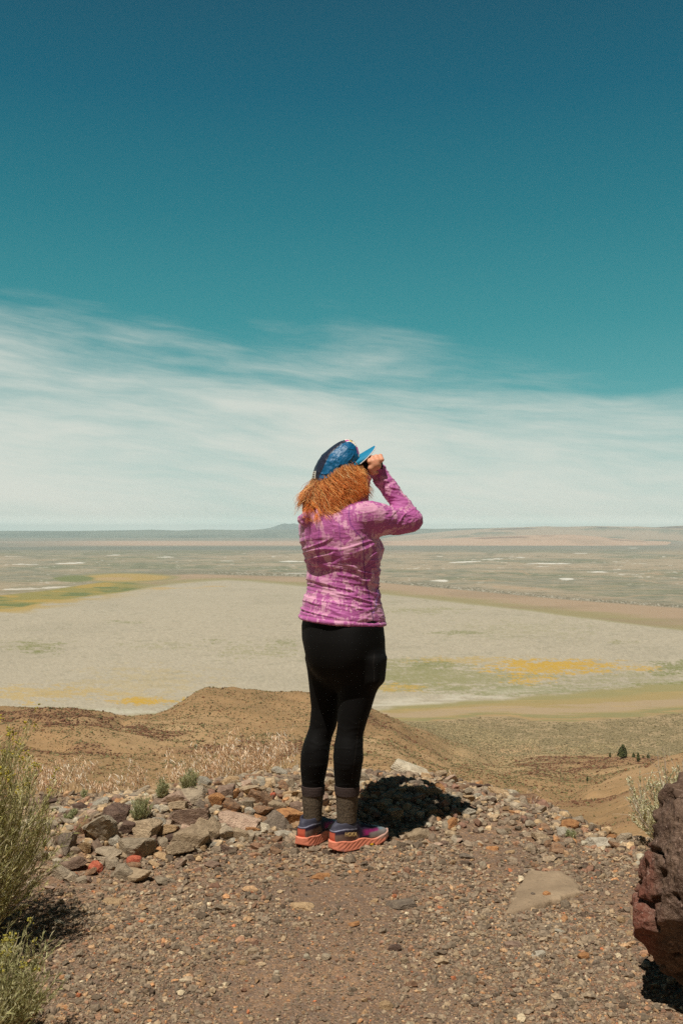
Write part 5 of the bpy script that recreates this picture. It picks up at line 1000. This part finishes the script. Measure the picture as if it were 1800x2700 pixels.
# hem (sits lower on the right), cuffs and neck openings
zl, zr_ = at(790, 1630, 4.12)[2], at(1015, 1647, 4.12)[2]
fs.sub((-.3, 3.7, .85), (.4, 4.6, 1.1), lambda X, Y, Z: Z-(zl+(zr_-zl)*(X+.173)/.353)+.0*Y, .004, 'cut')
V, F = fs.mesh(); V = smooth_mesh(V, F, 3, .5); N_ = vnorm(V, F)
ppx_, ppy_ = pxy(V)
# folds: tight sideways creases round the waist, drag lines from the armpit, rings at elbow and wrist
def ridge_n(u, v, seed): n = fbm(u, v, seed, 2); return np.exp(-(n/.16)**2)-.3
X_, Y_, Z_ = V.T
arm = np.clip(sstep(1002, 1022, ppx_)+(ppy_ < 1312), 0, 1)
w1 = sstep(1468, 1500, ppy_)*sstep(1665, 1600, ppy_); w2 = sstep(1395, 1430, ppy_)*sstep(1520, 1480, ppy_)
ang = (Z_+.16*(X_-.05))
f = w1*.0052*ridge_n(X_*5+Y_*3, ang*30, 1.3)+w1*.0026*ridge_n(X_*9+Y_*5, ang*62, 4.4)+w2*.0042*ridge_n(X_*5+Y_*2, (Z_-.30*X_)*30, 2.2)+.0014*ridge_n(X_*12, Z_*30, 8.1)
f = f*(1-arm)
fa = np.where(ppy_ < 1345, 1.0, .45)*.0040*ridge_n(X_*9+Y_*4, (Z_-.12*X_)*42, 3.3)+.0022*ridge_n(X_*14, (Z_+.2*X_)*80, 7.3)
el = np.exp(-(((ppx_-1060)/34)**2+((ppy_-1362)/24)**2)); fa = fa+el*.0050*ridge_n((X_+Z_)*10, (X_*.9-Z_)*46, 5.1)
f = f+arm*fa
hemz = zl+(zr_-zl)*(X_+.173)/.353; f = f+.0030*sstep(.016, .010, Z_-hemz)-.002*sstep(.024, .018, Z_-hemz)*(Z_-hemz > .016)
V = V+N_*f[:, None]
# colour: two pinks; stitched seams in purple
def seg_d(P, pts):
    best = np.full(len(P), 1e9)
    for a, b in zip(pts[:-1], pts[1:]):
        a, b = np.array(a, float), np.array(b, float); d = b-a; t_ = np.clip(((P-a)@d)/(d@d), 0, 1); best = np.minimum(best, np.linalg.norm(P-a-t_[:, None]*d, axis=1))
    return best
PP = np.stack([ppx_, ppy_], -1); front = Y_ < 4.14
seams = [[(931, 1316), (921, 1332), (919, 1358), (924, 1382), (938, 1402), (956, 1420)], [(956, 1420), (959, 1470), (961, 1520), (972, 1562), (978, 1600), (985, 1640)], [(797, 1388), (803, 1430), (808, 1470)], [(842, 1372), (840, 1430), (838, 1500)], [(893, 1370), (898, 1440), (897, 1510)]]
sd_ = np.min([seg_d(PP, s) for s in seams], 0)
seamf = sstep(2.0, .9, sd_)*front*np.where(ppx_ < 900, .45, .8)
zip_ = sstep(2.6, 1.6, seg_d(PP, [(995, 1556), (994, 1580), (985, 1616)]))*front
colr = np.zeros((len(V), 3)); colr[:, 0] = seamf; colr[:, 1] = zip_; colr[:, 2] = sstep(10, 3, np.abs(ppx_-938-(ppy_-1360)*.15))*0
mm, mt, mb = material('pink_jersey', 0.62, 0.35); mv = coords(mt)
def streak(rot, sc, s2, seed):
    mp = mt.new('ShaderNodeMapping'); mt.l.new(mv, mp.inputs[0]); mp.inputs['Rotation'].default_value = rot; mp.inputs['Scale'].default_value = sc; mp.inputs['Location'].default_value = (seed, seed, 0)
    return mt.noise(mp.outputs[0], s2, 8, .68, .6)
big = mt.noise(mv, 19.0, 5, .6); s1 = streak((0, .7, .3), (1, 1, .32), 44, 2.0); s2_ = streak((0, -.5, .9), (1, 1, .4), 70, 5.0)
mk = mt.math('ADD', mt.math('MULTIPLY', big, 1.1), mt.math('ADD', mt.math('MULTIPLY', s1, .75), mt.math('MULTIPLY', s2_, .55)))
pat = mt.mr(mk, 1.21, 1.255)
pc_ = mt.mix(pat, L4((182, 90, 152)), L4((224, 162, 186)))
pc_ = mt.mix(mt.mr(mt.noise(mv, 12, 5, .6), .42, .6, 0, .35), pc_, L4((190, 98, 158)))
at_ = mt.new('ShaderNodeAttribute', attribute_name='col'); s3 = mt.new('ShaderNodeSeparateColor'); mt.l.new(at_.outputs['Color'], s3.inputs[0])
pc_ = mt.mix(s3.outputs[0], pc_, L4((112, 44, 120))); pc_ = mt.mix(s3.outputs[1], pc_, L4((196, 130, 214)))
mt.l.new(pc_, mb.inputs['Base Color']); mb.inputs['Sheen Weight'].default_value = .15
bump(mt, mb, mt.math('ADD', mt.noise(mt.scale(mv, (1, 1, 3.2)), 34, 4, .55), mt.math('MULTIPLY', mt.noise(mv, 420, 2, .5), .15)), .35, .008)
shirt = part('long_sleeved_top', V, F, mm, col=colr)
V_, F_ = tubes(np.array([[at(995, 1553, 3.955), at(997, 1549, 3.95), at(1002, 1546, 3.95)]]), [[.002, .0022, .0018]], 6); mesh_np('zip_pull', V_-ROOT, F_, plain_mat('zip_tape', (30, 24, 34)), shirt)
# ---- leggings
fl = Field((-.25, 3.86, .20), (.30, 4.42, 1.05), .0036)
fl.loft(rows(HIPS, 4.12, YAW, lambda p: float(np.interp(p, [1620, 1690, 1760, 1822], [.80, .86, .84, .6]))), YAW, .045); fl.loft(rows([r for r in LLEG if r[0] < 2090], dl, YAW, .95), YAW, .022); fl.loft(rows([r for r in RLEG if r[0] < 2090], dr_, YAW, .95), YAW, .022)
fl.ell(at(856, 1708, 4.05), (RT, FW, UP), (.074, .060, .105), .05); fl.ell(at(910, 1712, 4.0), (RT, FW, UP), (.078, .062, .105), .05)       # seat
fl.ell(at(833, 1998, 4.155), (RT, FW, UP), (.044, .046, .085), .03); fl.ell(at(918, 1998, 4.02), (RT, FW, UP), (.045, .046, .085), .03)       # calves
pk = np.array(at(992, 1768, 4.005)); pr_ = np.array([cos(R_(68)), -sin(R_(68)), 0]); fl.sub(pk-.12, pk+.12, lambda X, Y, Z: np.sqrt(np.maximum(np.abs((X-pk[0])*.93-(Y-pk[1])*.37)-.004, 0)**2+np.maximum(np.abs((X-pk[0])*.37+(Y-pk[1])*.93)-.026, 0)**2+np.maximum(np.abs(Z-pk[2]-.04*0)-.034, 0)**2)-.016, .045)
V, F = fl.mesh(); V = smooth_mesh(V, F, 3, .5); N_ = vnorm(V, F); X_, Y_, Z_ = V.T; ppx_, ppy_ = pxy(V)
V = V+N_*(.0012*ridge_n(X_*10, Z_*26, 2.4)*sstep(1880, 1920, ppy_)+.0022*ridge_n(X_*9+3, Z_*36, 5)*np.exp(-((ppx_-1000)/22)**2-((ppy_-1735)/14)**2)*2)[:, None]
sd_ = np.minimum(seg_d(np.stack([ppx_, ppy_], -1), [(947, 1900), (940, 1960), (931, 2030), (924, 2076)]), seg_d(np.stack([ppx_, ppy_], -1), [(987, 1724), (984, 1745), (986, 1790), (984, 1812)]))
lm_, lt, lb = material('black_leggings', 0.75, 0.14); la = lt.new('ShaderNodeAttribute', attribute_name='col'); lt.l.new(lt.mix(la.outputs['Fac'], (0.0050, 0.0042, 0.0036, 1), (0.016, 0.013, 0.011, 1)), lb.inputs['Base Color'])
lb.inputs['Sheen Weight'].default_value = .0; bump(lt, lb, lt.noise(coords(lt), 500, 2, .5), .2, .001)
cq = np.repeat((sstep(1.6, .6, sd_)*(Y_ < 4.12))[:, None], 3, 1); legg = part('leggings', V, F, lm_, col=cq)
# ---- socks
sk_m, kt, kb = material('wool_socks', 0.95, 0.1); kv = coords(kt)
kr = kt.ramp(kt.noise(kt.scale(kv, (1, 1, .35)), 420, 3, .7), [(0.35, L4((58, 50, 42))), (0.5, L4((92, 80, 66))), (0.66, L4((124, 106, 86)))]); ka = kt.new('ShaderNodeAttribute', attribute_name='col')
kt.l.new(kt.mix(ka.outputs['Fac'], kr, L4((72, 60, 56))), kb.inputs['Base Color']); bump(kt, kb, kt.noise(kt.scale(kv, (1, 1, .3)), 330, 2, .5), .7, .003)
for tb, dd_ in (([(2070, 794, 857), (2078, 794, 857), (2094, 796, 855), (2098, 797, 852), (2115, 797, 851), (2135, 799, 849), (2160, 800, 848)], dl), ([(2070, 881, 948), (2078, 881, 948), (2094, 883, 947), (2098, 885, 944), (2115, 886, 943), (2135, 887, 941), (2165, 888, 940)], dr_)):
    R0 = rows(tb, dd_, YAW, .97); R0.sort(); zs = np.linspace(R0[0][0], R0[-1][0], 70); T = np.array(R0); th = np.linspace(0, 2*pi, 96, endpoint=False); V = []
    for z in list(zs)+[zs[-1]]:
        g = [np.interp(z, T[:, 0], T[:, i]) for i in range(1, 5)]; s_ = (1+.020*ridge_n(th*0+z*60, np.sin(th+z*20)*.6+z*40, 2)*.5+.008*np.cos(th*44))*(1 if len(V) < 70 else .93)
        u, v = np.cos(th)*g[2]*s_, np.sin(th)*g[3]*s_; V.append(np.stack([g[0]+u*cos(YAW)+v*sin(YAW), g[1]-u*sin(YAW)+v*cos(YAW), np.full_like(th, z)], -1))
    V = np.array(V); band = np.clip((V[..., 2]-(R0[-1][0]-.040))/.004, 0, 1); part('sock', V.reshape(-1, 3), grid_faces(len(V), 96, True), sk_m, col=np.repeat(band.reshape(-1, 1), 3, 1))
# ---- shoes
def shoe(ank, hdg, zg, mirror):
    f = np.array([sin(hdg), cos(hdg), 0]); r = np.array([cos(hdg), -sin(hdg), 0]); O = np.array([ank[0], ank[1], zg])-f*.072        # O: heel end on the ground
    Lh = .282
    def loc(X, Y, Z): x, y = X-O[0], Y-O[1]; return x*f[0]+y*f[1], x*r[0]+y*r[1], Z-zg
    def halfw(s):       # sole half width along the foot
        return np.interp(s, [-.012, 0, .03, .08, .14, .19, .235, .265, .285], [.012, .030, .041, .042, .041, .050, .049, .034, .008])
    so = Field(O+np.array([-.34, -.34, -.02]), O+np.array([.36, .36, .20]), .0026)
    up_ = Field(O+np.array([-.34, -.34, -.02]), O+np.array([.36, .36, .20]), .0026)
    def sole(X, Y, Z):
        s, u, z = loc(X, Y, Z); hw = halfw(s)+.004*(1-np.clip(z/.04, 0, 1))
        bot = np.interp(s, [-.01, .03, .10, .20, .285], [.014, .001, .0, .002, .026]); top = np.interp(s, [-.01, .05, .10, .17, .24, .285], [.046, .040, .042, .032, .036, .050])+.003*np.sin(s*60)
        side = np.abs(u)-hw; zc = (z-(bot+top)/2); hz = (top-bot)/2
        gro = .0014*np.maximum(0, np.sin((s*1.0-z*1.6)*2*pi/.026))*(z > bot+.008)*(z < top-.006)
        tread = .003*(np.sin(s*2*pi/.022) > .2)*(z < bot+.006)
        return np.maximum(np.maximum(side*.9+gro, np.abs(zc)-hz+tread*0), np.maximum(-.012-s, s-.284))
    def upper(X, Y, Z):
        s, u, z = loc(X, Y, Z); top = np.interp(s, [0, .05, .09, .13, .18, .23, .262, .28], [.085, .100, .105, .096, .078, .062, .052, .036]); hw = np.interp(s, [0, .02, .06, .12, .19, .24, .27, .285], [.026, .033, .034, .036, .043, .041, .026, .006])
        t = np.clip((z-.035)/np.maximum(top-.035, .01), 0, 1.2); w = hw*np.sqrt(np.clip(1-(t*.86)**2.6, 0.002, 1)); return np.maximum(np.maximum((np.abs(u)-w)*.8, z-top), np.maximum(.030-z, np.maximum(.0-s, s-.282)))
    lo, hi = O+np.array([-.33, -.33, -.015]), O+np.array([.34, .34, .18])
    so.sub(lo, hi, sole, .003); up_.sub(lo, hi, upper, .003)
    a0 = O+f*.072+UP*(.06); up_.ell(a0+UP*.03, (f, r, UP), (.058, .040, .060), .012)
    up_.capsule(O+f*.010+UP*.095, O+f*.012+UP*.060, .012, .016, .02)                      # heel tab
    c1 = O+f*.070+UP*.125; up_.ell(c1, (f, r, UP), (.050, .034, .040), .006, 'cut'); up_.capsule(O+f*.07+UP*.10, O+f*.068+UP*.17, .027, .034, .004, 'cut')
    V, F = up_.mesh(); V = smooth_mesh(V, F, 2, .5); s, u, z = loc(*V.T)
    side = np.abs(u); cl = np.tile(np.array(lin((46, 35, 50))), (len(V), 1))
    def put(m, c): cl[:] = cl*(1-m[:, None])+np.array(lin(c))*m[:, None]
    n = fbm(s*120, z*120, u*90, 2)
    put(sstep(.075, .066, z-.0*s)*sstep(.135, .120, s+z*.4), (120, 96, 84)); put(sstep(.046, .050, z)*sstep(.078, .066, z+.12*(s-.13))*sstep(.120, .145, s)*sstep(.262, .240, s)*(.75+.25*n), (168, 44, 112))
    put(sstep(.20, .225, s+.45*(.06-z))*sstep(.082, .075, z), (116, 128, 132)); put(sstep(.060, .052, z)*sstep(.15, .17, s), (142, 132, 124)); put(sstep(.016, .010, s+(z-.07)*.1)*sstep(.080, .076, z)*sstep(.020, .015, side), (214, 104, 78))
    put(sstep(.080, .087, z-.0*s)*sstep(.125, .105, s), (70, 68, 80)); put(sstep(.0025, .001, np.abs(z-(.090-.12*np.abs(s-.04))))*(s < .10), (170, 168, 186)); put(sstep(.09, .10, s)*sstep(.072, .080, z)*sstep(.22, .20, s), (38, 30, 50))
    sm_ = leaf_mat('shoe_fabric', None, .6, 0.0); us = part('shoe', V, F, sm_, col=cl)
    V, F = so.mesh(); V = smooth_mesh(V, F, 1, .4); s, u, z = loc(*V.T); cl = np.tile(np.array(lin((228, 138, 108))), (len(V), 1))
    n = fbm(V[:, 0]*30, V[:, 1]*30, V[:, 2]*30, 3)
    put(sstep(.17, .215, s)*sstep(.018, .030, z)*.8, (176, 150, 134)); put(sstep(.0, .5, n)*.35*sstep(.03, .005, z), (176, 120, 94)); put(sstep(.005, .001, z), (70, 54, 50)); put(sstep(.02, .0, np.hypot(s-.02, z-.004))*.7, (84, 78, 84))
    put((np.hypot((s-.165)/2.2, z-.008) < .007).astype(float), (66, 58, 56)); put((np.hypot((s-.165)/2.6, z-.010) < .0032).astype(float), (236, 178, 40))
    mesh_np('sole', V-ROOT, F, leaf_mat('sole_foam', None, .6, 0.0), us, smooth=True, col=cl)
    # laces
    P = []
    for i in range(5):
        s0 = .115+.018*i; zt = np.interp(s0, [.09, .13, .18, .23], [.103, .098, .080, .064]); P.append([O+f*(s0-.004)-r*.020+UP*(zt-.006), O+f*s0+UP*(zt+.003), O+f*(s0+.004)+r*.020+UP*(zt-.006)])
    Vt, Ft = tubes(np.array(P), np.full((5, 3), .0022), 6); mesh_np('laces', Vt-ROOT, Ft, plain_mat('lace', (40, 38, 56)), us)
    return us, O, f, r
SHL, OL, fL, rL = shoe(at(818, 2150, 4.165), R_(28), float(mound_h(-.11, 4.15, False))+.002, -1)
SHR, OR_, fR, rR = shoe(at(914, 2160, 4.05), R_(52), float(mound_h(.04, 4.04, False))+.002, 1)
def lettering(txt, size, pos, xdir, ydir, mat, parent, ext=.0006):
    cu = bpy.data.curves.new('lettering', 'FONT'); cu.body = txt; cu.size = size; cu.extrude = ext; cu.align_x = 'CENTER'; cu.align_y = 'CENTER'; cu.offset = size*.025; cu.space_character = 1.02
    o = bpy.data.objects.new('lettering_outline', cu); COL.objects.link(o); bpy.context.view_layer.update(); me = bpy.data.meshes.new_from_object(o.evaluated_get(bpy.context.evaluated_depsgraph_get())); bpy.data.objects.remove(o); o = bpy.data.objects.new('lettering', me); COL.objects.link(o); xd = Vector(xdir).normalized(); yd = Vector(ydir); yd = (yd-yd.project(xd)).normalized(); zd = xd.cross(yd)
    M = Matrix((xd, yd, zd)).transposed().to_4x4(); M.translation = Vector(np.array(pos)-ROOT); (o.data.materials.clear(), o.data.materials.append(mat)); o.parent = parent; o.matrix_local = M; return o
lettering('HOKA', .0215, OR_+fR*.062+rR*.0405+UP*.0665, fR-UP*.16, UP, plain_mat('gold_print', (236, 196, 132)), SHR)
# ---- hair: an inner mass and several thousand wavy strands
CT = R_(31); CF = HW_*cos(CT)+UP*sin(CT); CU = UP*cos(CT)-HW_*sin(CT); CO = at(886, 1240, 4.10)
fh = Field((-.24, 3.85, 1.30), (.12, 4.30, 1.66), .0045)
fh.ell(HEADC-HF*.012-HU*.018, (HF, RH, HU), (.080, .070, .074), .02); fh.chain([(HEADC-HF*.040-UP*.05, .054), (at(868, 1310, 4.05), .046), (at(850, 1340, 4.02), .030)], .03); fh.chain([(HEADC-HF*.02-UP*.04+RH*.035, .034), (at(912, 1290, 4.05), .028), (at(920, 1312, 4.05), .020)], .02)
fh.chain([(at(848, 1295, 4.08), .034), (at(820, 1325, 4.05), .026), (at(804, 1345, 4.03), .014)], .03)
V, F = fh.mesh(); V = smooth_mesh(V, F, 2, .5); N_ = vnorm(V, F); V = V+N_*(.006*fbm(V[:, 0]*40, V[:, 2]*14, V[:, 1]*40, 3))[:, None]
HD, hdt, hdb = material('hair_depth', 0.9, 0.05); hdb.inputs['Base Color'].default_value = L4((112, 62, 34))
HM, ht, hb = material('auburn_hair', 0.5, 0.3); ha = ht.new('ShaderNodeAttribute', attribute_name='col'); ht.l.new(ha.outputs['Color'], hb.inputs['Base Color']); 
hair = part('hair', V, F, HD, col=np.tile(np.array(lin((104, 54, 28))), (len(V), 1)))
rs = np.random.RandomState(41); NS = 13000; K = 26
phi = rs.uniform(-1.05, pi+.75, NS)             # 0 = right side, pi/2 = back, pi = left side, negative = towards the face
NC = 210; cl_ = rs.randint(0, NC, NS); cphi = rs.uniform(-1.05, pi+.75, NC); phi = .14*phi+.86*cphi[cl_]
lockb = (.70+.50*rs.rand(NC))[cl_]
root_ = CO+(np.cos(phi)*.078)[:, None]*RH-(np.sin(phi)*.098)[:, None]*CF+CU*rs.uniform(-.012, .02, NS)[:, None]
loose = rs.rand(NS, 1) < .12; cr = rs.rand(NC, 4); g1, g2, g3, g4 = np.where(loose, rs.rand(NS, 4), cr[cl_]*.95+.05*rs.rand(NS, 4)).T
back = sstep(.35, 1.1, phi)
ex = np.interp(phi, [-1.05, -.4, .5, 1.3, 2.2, 3.9], [966, 950, 926, 884, 838, 814])+54*(g1-.5); ey = np.interp(phi, [-1.05, -.4, .5, 1.3, 2.2, 3.9], [1322, 1334, 1352, 1396, 1396, 1384])-66*g2**1.4
blow = (g3 > .80) & (phi > 1.2); ex = np.where(blow, 772+50*g1, ex); ey = np.where(blow, 1326+40*g2, ey)
ed = np.interp(phi, [-1.05, -.3, .5, 1.3, 3.9], [4.03, 4.00, 3.965, 3.95, 3.96])+.045*g4; ed = np.where(blow, 3.99+.1*g4, ed)
end_ = np.stack([(ex-900)/FPX*ed, ed, CAMZ-(ey-HOR)*ed/FPX], -1)
out_ = (np.cos(phi)[:, None]*RH-np.sin(phi)[:, None]*HW_)
mid = root_*.58+end_*.42+out_*(.006+.020*g4)[:, None]+UP*(-.004)
mid = mid+np.where(blow[:, None], np.array([-.012, 0, .022]), 0)
lenf = np.where(rs.rand(NC) < .55, rs.uniform(.62, .95, NC), 1.0)[cl_]*rs.uniform(.92, 1.0, NS); u = np.linspace(0, 1, K)[None, :, None]*lenf[:, None, None]; c1_ = root_-UP*.042+out_*(.002+.012*g4)[:, None]; c2_ = root_*.40+end_*.60+out_*(.008+.022*g2)[:, None]+np.where(blow[:, None], np.array([-.014, 0, .020]), 0)
P = (1-u)**3*root_[:, None]+3*u*(1-u)**2*c1_[:, None]+3*u*u*(1-u)*c2_[:, None]+u**3*end_[:, None]
ph0 = rs.rand(NC)[cl_]*6.28+rs.normal(scale=.16, size=NS); fr = 1.3+1.3*rs.rand(NC)[cl_]; amp = .0070*(.3+rs.rand(NC)[cl_])+.0006*rs.rand(NS); uu = u[..., 0]
env = np.minimum(uu*3, 1)*(.55+1.2*uu**2); wv = np.sin(uu*fr[:, None]*6.28+ph0[:, None])*amp[:, None]*env; wv2 = np.cos(uu*fr[:, None]*5.3+ph0[:, None]*1.7)*amp[:, None]*.7*env
side_ = np.array([.75, -.1, .25]); P = P+wv[..., None]*np.array([.85, -.2, .18])+wv2[..., None]*np.array([.1, .8, .3])
fz = (rs.rand(NS) < .07); P = P+fz[:, None, None]*(u**1.5)*rs.normal(scale=.016, size=(NS, 1, 3))
spread = rs.normal(scale=.0058, size=(NS, 1, 3))*(np.sin(np.pi*u**.7)*.85+.12*(1-u)+.10); P = P+spread
rad = (.00042+.00038*rs.rand(NS))[:, None]*np.interp(np.linspace(0, 1, K), [0, .1, .7, 1], [.8, 1, .9, .25])[None]
V, F = tubes(P, rad, 3); hc = np.array([lin(c) for c in [(230, 140, 70), (250, 182, 106), (200, 108, 52), (255, 218, 156), (176, 92, 44), (238, 154, 82)]]); wc = np.where(rs.rand(NS) < .75, rs.choice(6, NC, p=[.24, .20, .20, .10, .14, .12])[cl_], rs.choice(6, NS, p=[.24, .20, .20, .10, .14, .12]))
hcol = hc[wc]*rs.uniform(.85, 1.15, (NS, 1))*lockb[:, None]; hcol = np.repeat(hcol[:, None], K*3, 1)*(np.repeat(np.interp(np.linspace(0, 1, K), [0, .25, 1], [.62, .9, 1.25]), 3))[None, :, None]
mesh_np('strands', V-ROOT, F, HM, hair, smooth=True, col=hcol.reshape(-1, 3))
# ---- cap
def cap_surface(nphi=300, nt=92):
    ph = np.linspace(0, 2*pi, nphi, endpoint=False); t_ = np.linspace(0, 1, nt)[:, None]; c = np.sin(t_*pi/2)**.95; s = np.cos(t_*pi/2)**.80
    a = s*np.cos(ph)[None]; b = s*np.sin(ph)[None]; c = c+0*a; return a, b, c
a, b, c = cap_surface()
e = 2.35; nrm = (np.abs(a)**e+np.abs(b)**e+np.abs(c)**e)**(1/e); a, b, c = a/nrm, b/nrm, c/nrm
A_ = a*.110+.038*c*(1+.3*a); B_ = b*.086; C_ = c*.092*(1+.14*a)
wr = .0030*fbm(a*3, b*3, c*3, 4)*(c < .93)+.0022*ridge_n(a*3+c*2, b*2+c*3, 3)*(np.abs(b) > .4)
k_ = 1+wr/.09; Vc = CO+(A_*k_)[..., None]*CF+(B_*k_)[..., None]*RH+(C_*k_)[..., None]*CU
Fc = grid_faces(*a.shape, True)
fm = lambda q: q.reshape(-1)[Fc].mean(1)
am, bm_, cm = fm(a), fm(b), fm(c)
topb = .50-.10*np.clip(am, -1, 1)
frontp = (am > .50-.25*cm) & (np.abs(bm_) < .62*np.sqrt(np.clip(1.12-cm*.55, 0, 1))*1.0) & (am > .42)
sidep = (~frontp) & (np.abs(bm_) > .22+.36*cm-.1*am) & (am > -.93+.85*cm**2)
def cloth(name, c, rough, spec, bs=.5, cv=None):
    m, t, b = material(name, rough, spec); v = coords(t); b.inputs['Base Color'].default_value = L4(c)
    if cv: t.l.new(cv(t, v), b.inputs['Base Color'])
    bump(t, b, t.math('ADD', t.noise(v, 55, 4, .6, .8), t.math('MULTIPLY', t.noise(v, 16, 3, .5, 1.0), 2.0)), bs, .006); return m
def floral(t, v):
    c_ = t.new('ShaderNodeTexVoronoi'); t.l.new(v, c_.inputs['Vector']); c_.inputs['Scale'].default_value = 62; s_ = t.new('ShaderNodeSeparateColor'); t.l.new(c_.outputs['Color'], s_.inputs[0])
    return t.ramp(s_.outputs[0], [(0, L4((238, 228, 206))), (.3, L4((206, 96, 158))), (.45, L4((232, 200, 112))), (.62, L4((238, 230, 214))), (.78, L4((104, 186, 190))), (.9, L4((70, 60, 80)))], 'CONSTANT')
M_navy = cloth('navy_nylon', (38, 40, 56), .42, .4, .5); M_blue = cloth('blue_nylon', (18, 94, 136), .42, .35, .32); M_flor = cloth('floral_print', (230, 220, 200), .6, .3, .3, floral)
capo = part('cap', Vc.reshape(-1, 3), Fc[~frontp & ~sidep], M_navy)
for s_ in (1, -1):
    sel = sidep & (np.sign(bm_) == s_); part('side_panel', Vc.reshape(-1, 3), Fc[sel], M_blue, parent=capo)
part('front_panel', Vc.reshape(-1, 3), Fc[frontp], M_flor, parent=capo)
for q in capo.children: q.matrix_parent_inverse = Matrix.Identity(4)
th = np.linspace(-1.22, 1.22, 61); tt = np.linspace(0, 1, 16)[:, None]; wv_ = np.cos(th*1.18)[None]
inn = np.stack([np.cos(th)*.111, np.sin(th)*.086], -1)[None]; ou = np.stack([np.cos(th)*.111+.090*np.cos(th*1.10)**.55*(np.abs(th) < 1.43), np.sin(th)*(.080-.004)], -1)[None]
BP = inn*(1-tt[..., None])+ou*tt[..., None]; drop = -.030*(BP[..., 1]/.082)**2*(.25+.75*tt)+.004
top_ = CO+BP[..., :1]*CF+BP[..., 1:]*RH+drop[..., None]*CU; bot = top_-CU*.0032
nb_ = len(th); nr = len(tt); Vb = np.concatenate([top_.reshape(-1, 3), bot.reshape(-1, 3)]); Ft = grid_faces(nr, nb_); Fb = Ft[:, ::-1]+nr*nb_
rim = np.concatenate([np.arange(nb_-1)+(nr-1)*nb_]); Fr = np.stack([rim, rim+1, rim+1+nr*nb_, rim+nr*nb_], -1)
part('brim', Vb, np.concatenate([Ft, Fb]), cloth('brim_cloth', (30, 128, 164), .5, .4, .2), parent=capo)
Vt, Ftt = tubes(((top_+bot)/2)[None, -1], np.full((1, nb_), .0021), 6); part('brim_edge', Vt, Ftt, cloth('pale_edging', (224, 214, 206), .7, .2, .2), parent=capo)
# pale woven label with dark marks at the back of the crown, adjuster strap
def on_cap(a0, b0, c0, lift=.0015):
    n = (abs(a0)**e+abs(b0)**e+abs(c0)**e)**(1/e); a1, b1, c1 = a0/n, b0/n, c0/n; k = 1+lift/.09; return CO+(a1*.110+.038*c1*(1+.3*a1))*k*CF+b1*.086*k*RH+c1*.092*(1+.14*a1)*k*CU
LB = np.array([[on_cap(-1, bb, cc, .003) for bb in np.linspace(-.16, .30, 8)] for cc in np.linspace(.22, .60, 10)])
part('label', LB.reshape(-1, 3), grid_faces(10, 8), cloth('label_cloth', (222, 218, 206), .7, .2, .1), parent=capo)
for i in range(4):
    c0 = .27+.09*i; B2 = np.array([[on_cap(-1, bb, cc, .0042) for bb in np.linspace(-.08+.02*i, .22, 5)] for cc in (c0, c0+.035)]); part('label_mark', B2.reshape(-1, 3), grid_faces(2, 5), M_navy, parent=capo)
ST = np.array([[CO-CF*(.112)+RH*(.012)+CU*.004, CO-CF*.104+RH*.014-CU*.012, CO-CF*.100+RH*.018-CU*.024]]); Vt, Ftt = tubes(ST, [[.0022, .002, .0016]], 6); part('adjuster_cord', Vt, Ftt, M_navy, parent=capo)
# ---- sunglasses temple seen under the brim
SG = np.array([[HEADC+RH*.076-HF*.0+HU*-.006, HEADC+RH*.077+HF*.045+HU*-.006, HEADC+RH*.066+HF*.088+HU*-.008]]); Vt, Ftt = tubes(SG, [[.0018, .0018, .0018]], 5); part('sunglasses_temple', Vt, Ftt, plain_mat('glasses_frame', (120, 60, 60)))
# ---- binoculars, held by both hands
bino = bpy.data.objects.new('binoculars', None); COL.objects.link(bino); bino.location = BN+BD*.03; tag(bino, 'small black binoculars held to the eyes under the cap brim', 'binoculars')
BM, bt_, bb_ = material('black_rubber', .6, .35); bb_.inputs['Base Color'].default_value = (.012, .011, .011, 1); bump(bt_, bb_, bt_.noise(coords(bt_), 300, 3, .5), .3, .001)
GL_, gt, gb = material('lens_glass', .05, .8); gb.inputs['Base Color'].default_value = (.02, .03, .05, 1)
u1 = np.cross(BD, RH); bl_ = np.array(bino.location)
def lathe(c, prof, nm, mat, parent):
    th = np.linspace(0, 2*pi, 36, endpoint=False); V = np.array([[c+BD*s+RH*cos(t)*r+u1*sin(t)*r for t in th] for s, r in prof]); return mesh_np(nm, V.reshape(-1, 3)-bl_, grid_faces(len(prof), 36, True), mat, parent, smooth=True)
for c in (BR, BL):
    br = lathe(c, [(-.030, .001), (-.030, .017), (-.018, .018), (-.016, .014), (-.006, .015), (0, .0175), (.045, .0205), (.054, .0225), (.060, .0225), (.060, .020), (.056, .019), (.056, .0005)], 'barrel', BM, bino)
    lathe(c, [(.0565, .0005), (.0568, .0185)], 'lens', GL_, br); lathe(c, [(-.0305, .0005), (-.0302, .012)], 'eyepiece', GL_, br)
lathe(BN, [(.010, .001), (.010, .008), (.040, .008), (.040, .001)], 'focus_wheel', BM, bino)
P_ = np.array([[BR+BD*.012, BN+BD*.012+u1*0, BL+BD*.012], [BR+BD*.050, BN+BD*.050, BL+BD*.050]]); Vt, Ftt = tubes(P_, np.full((2, 3), .008), 8); mesh_np('bridge', Vt-bl_, Ftt, BM, bino, smooth=True)
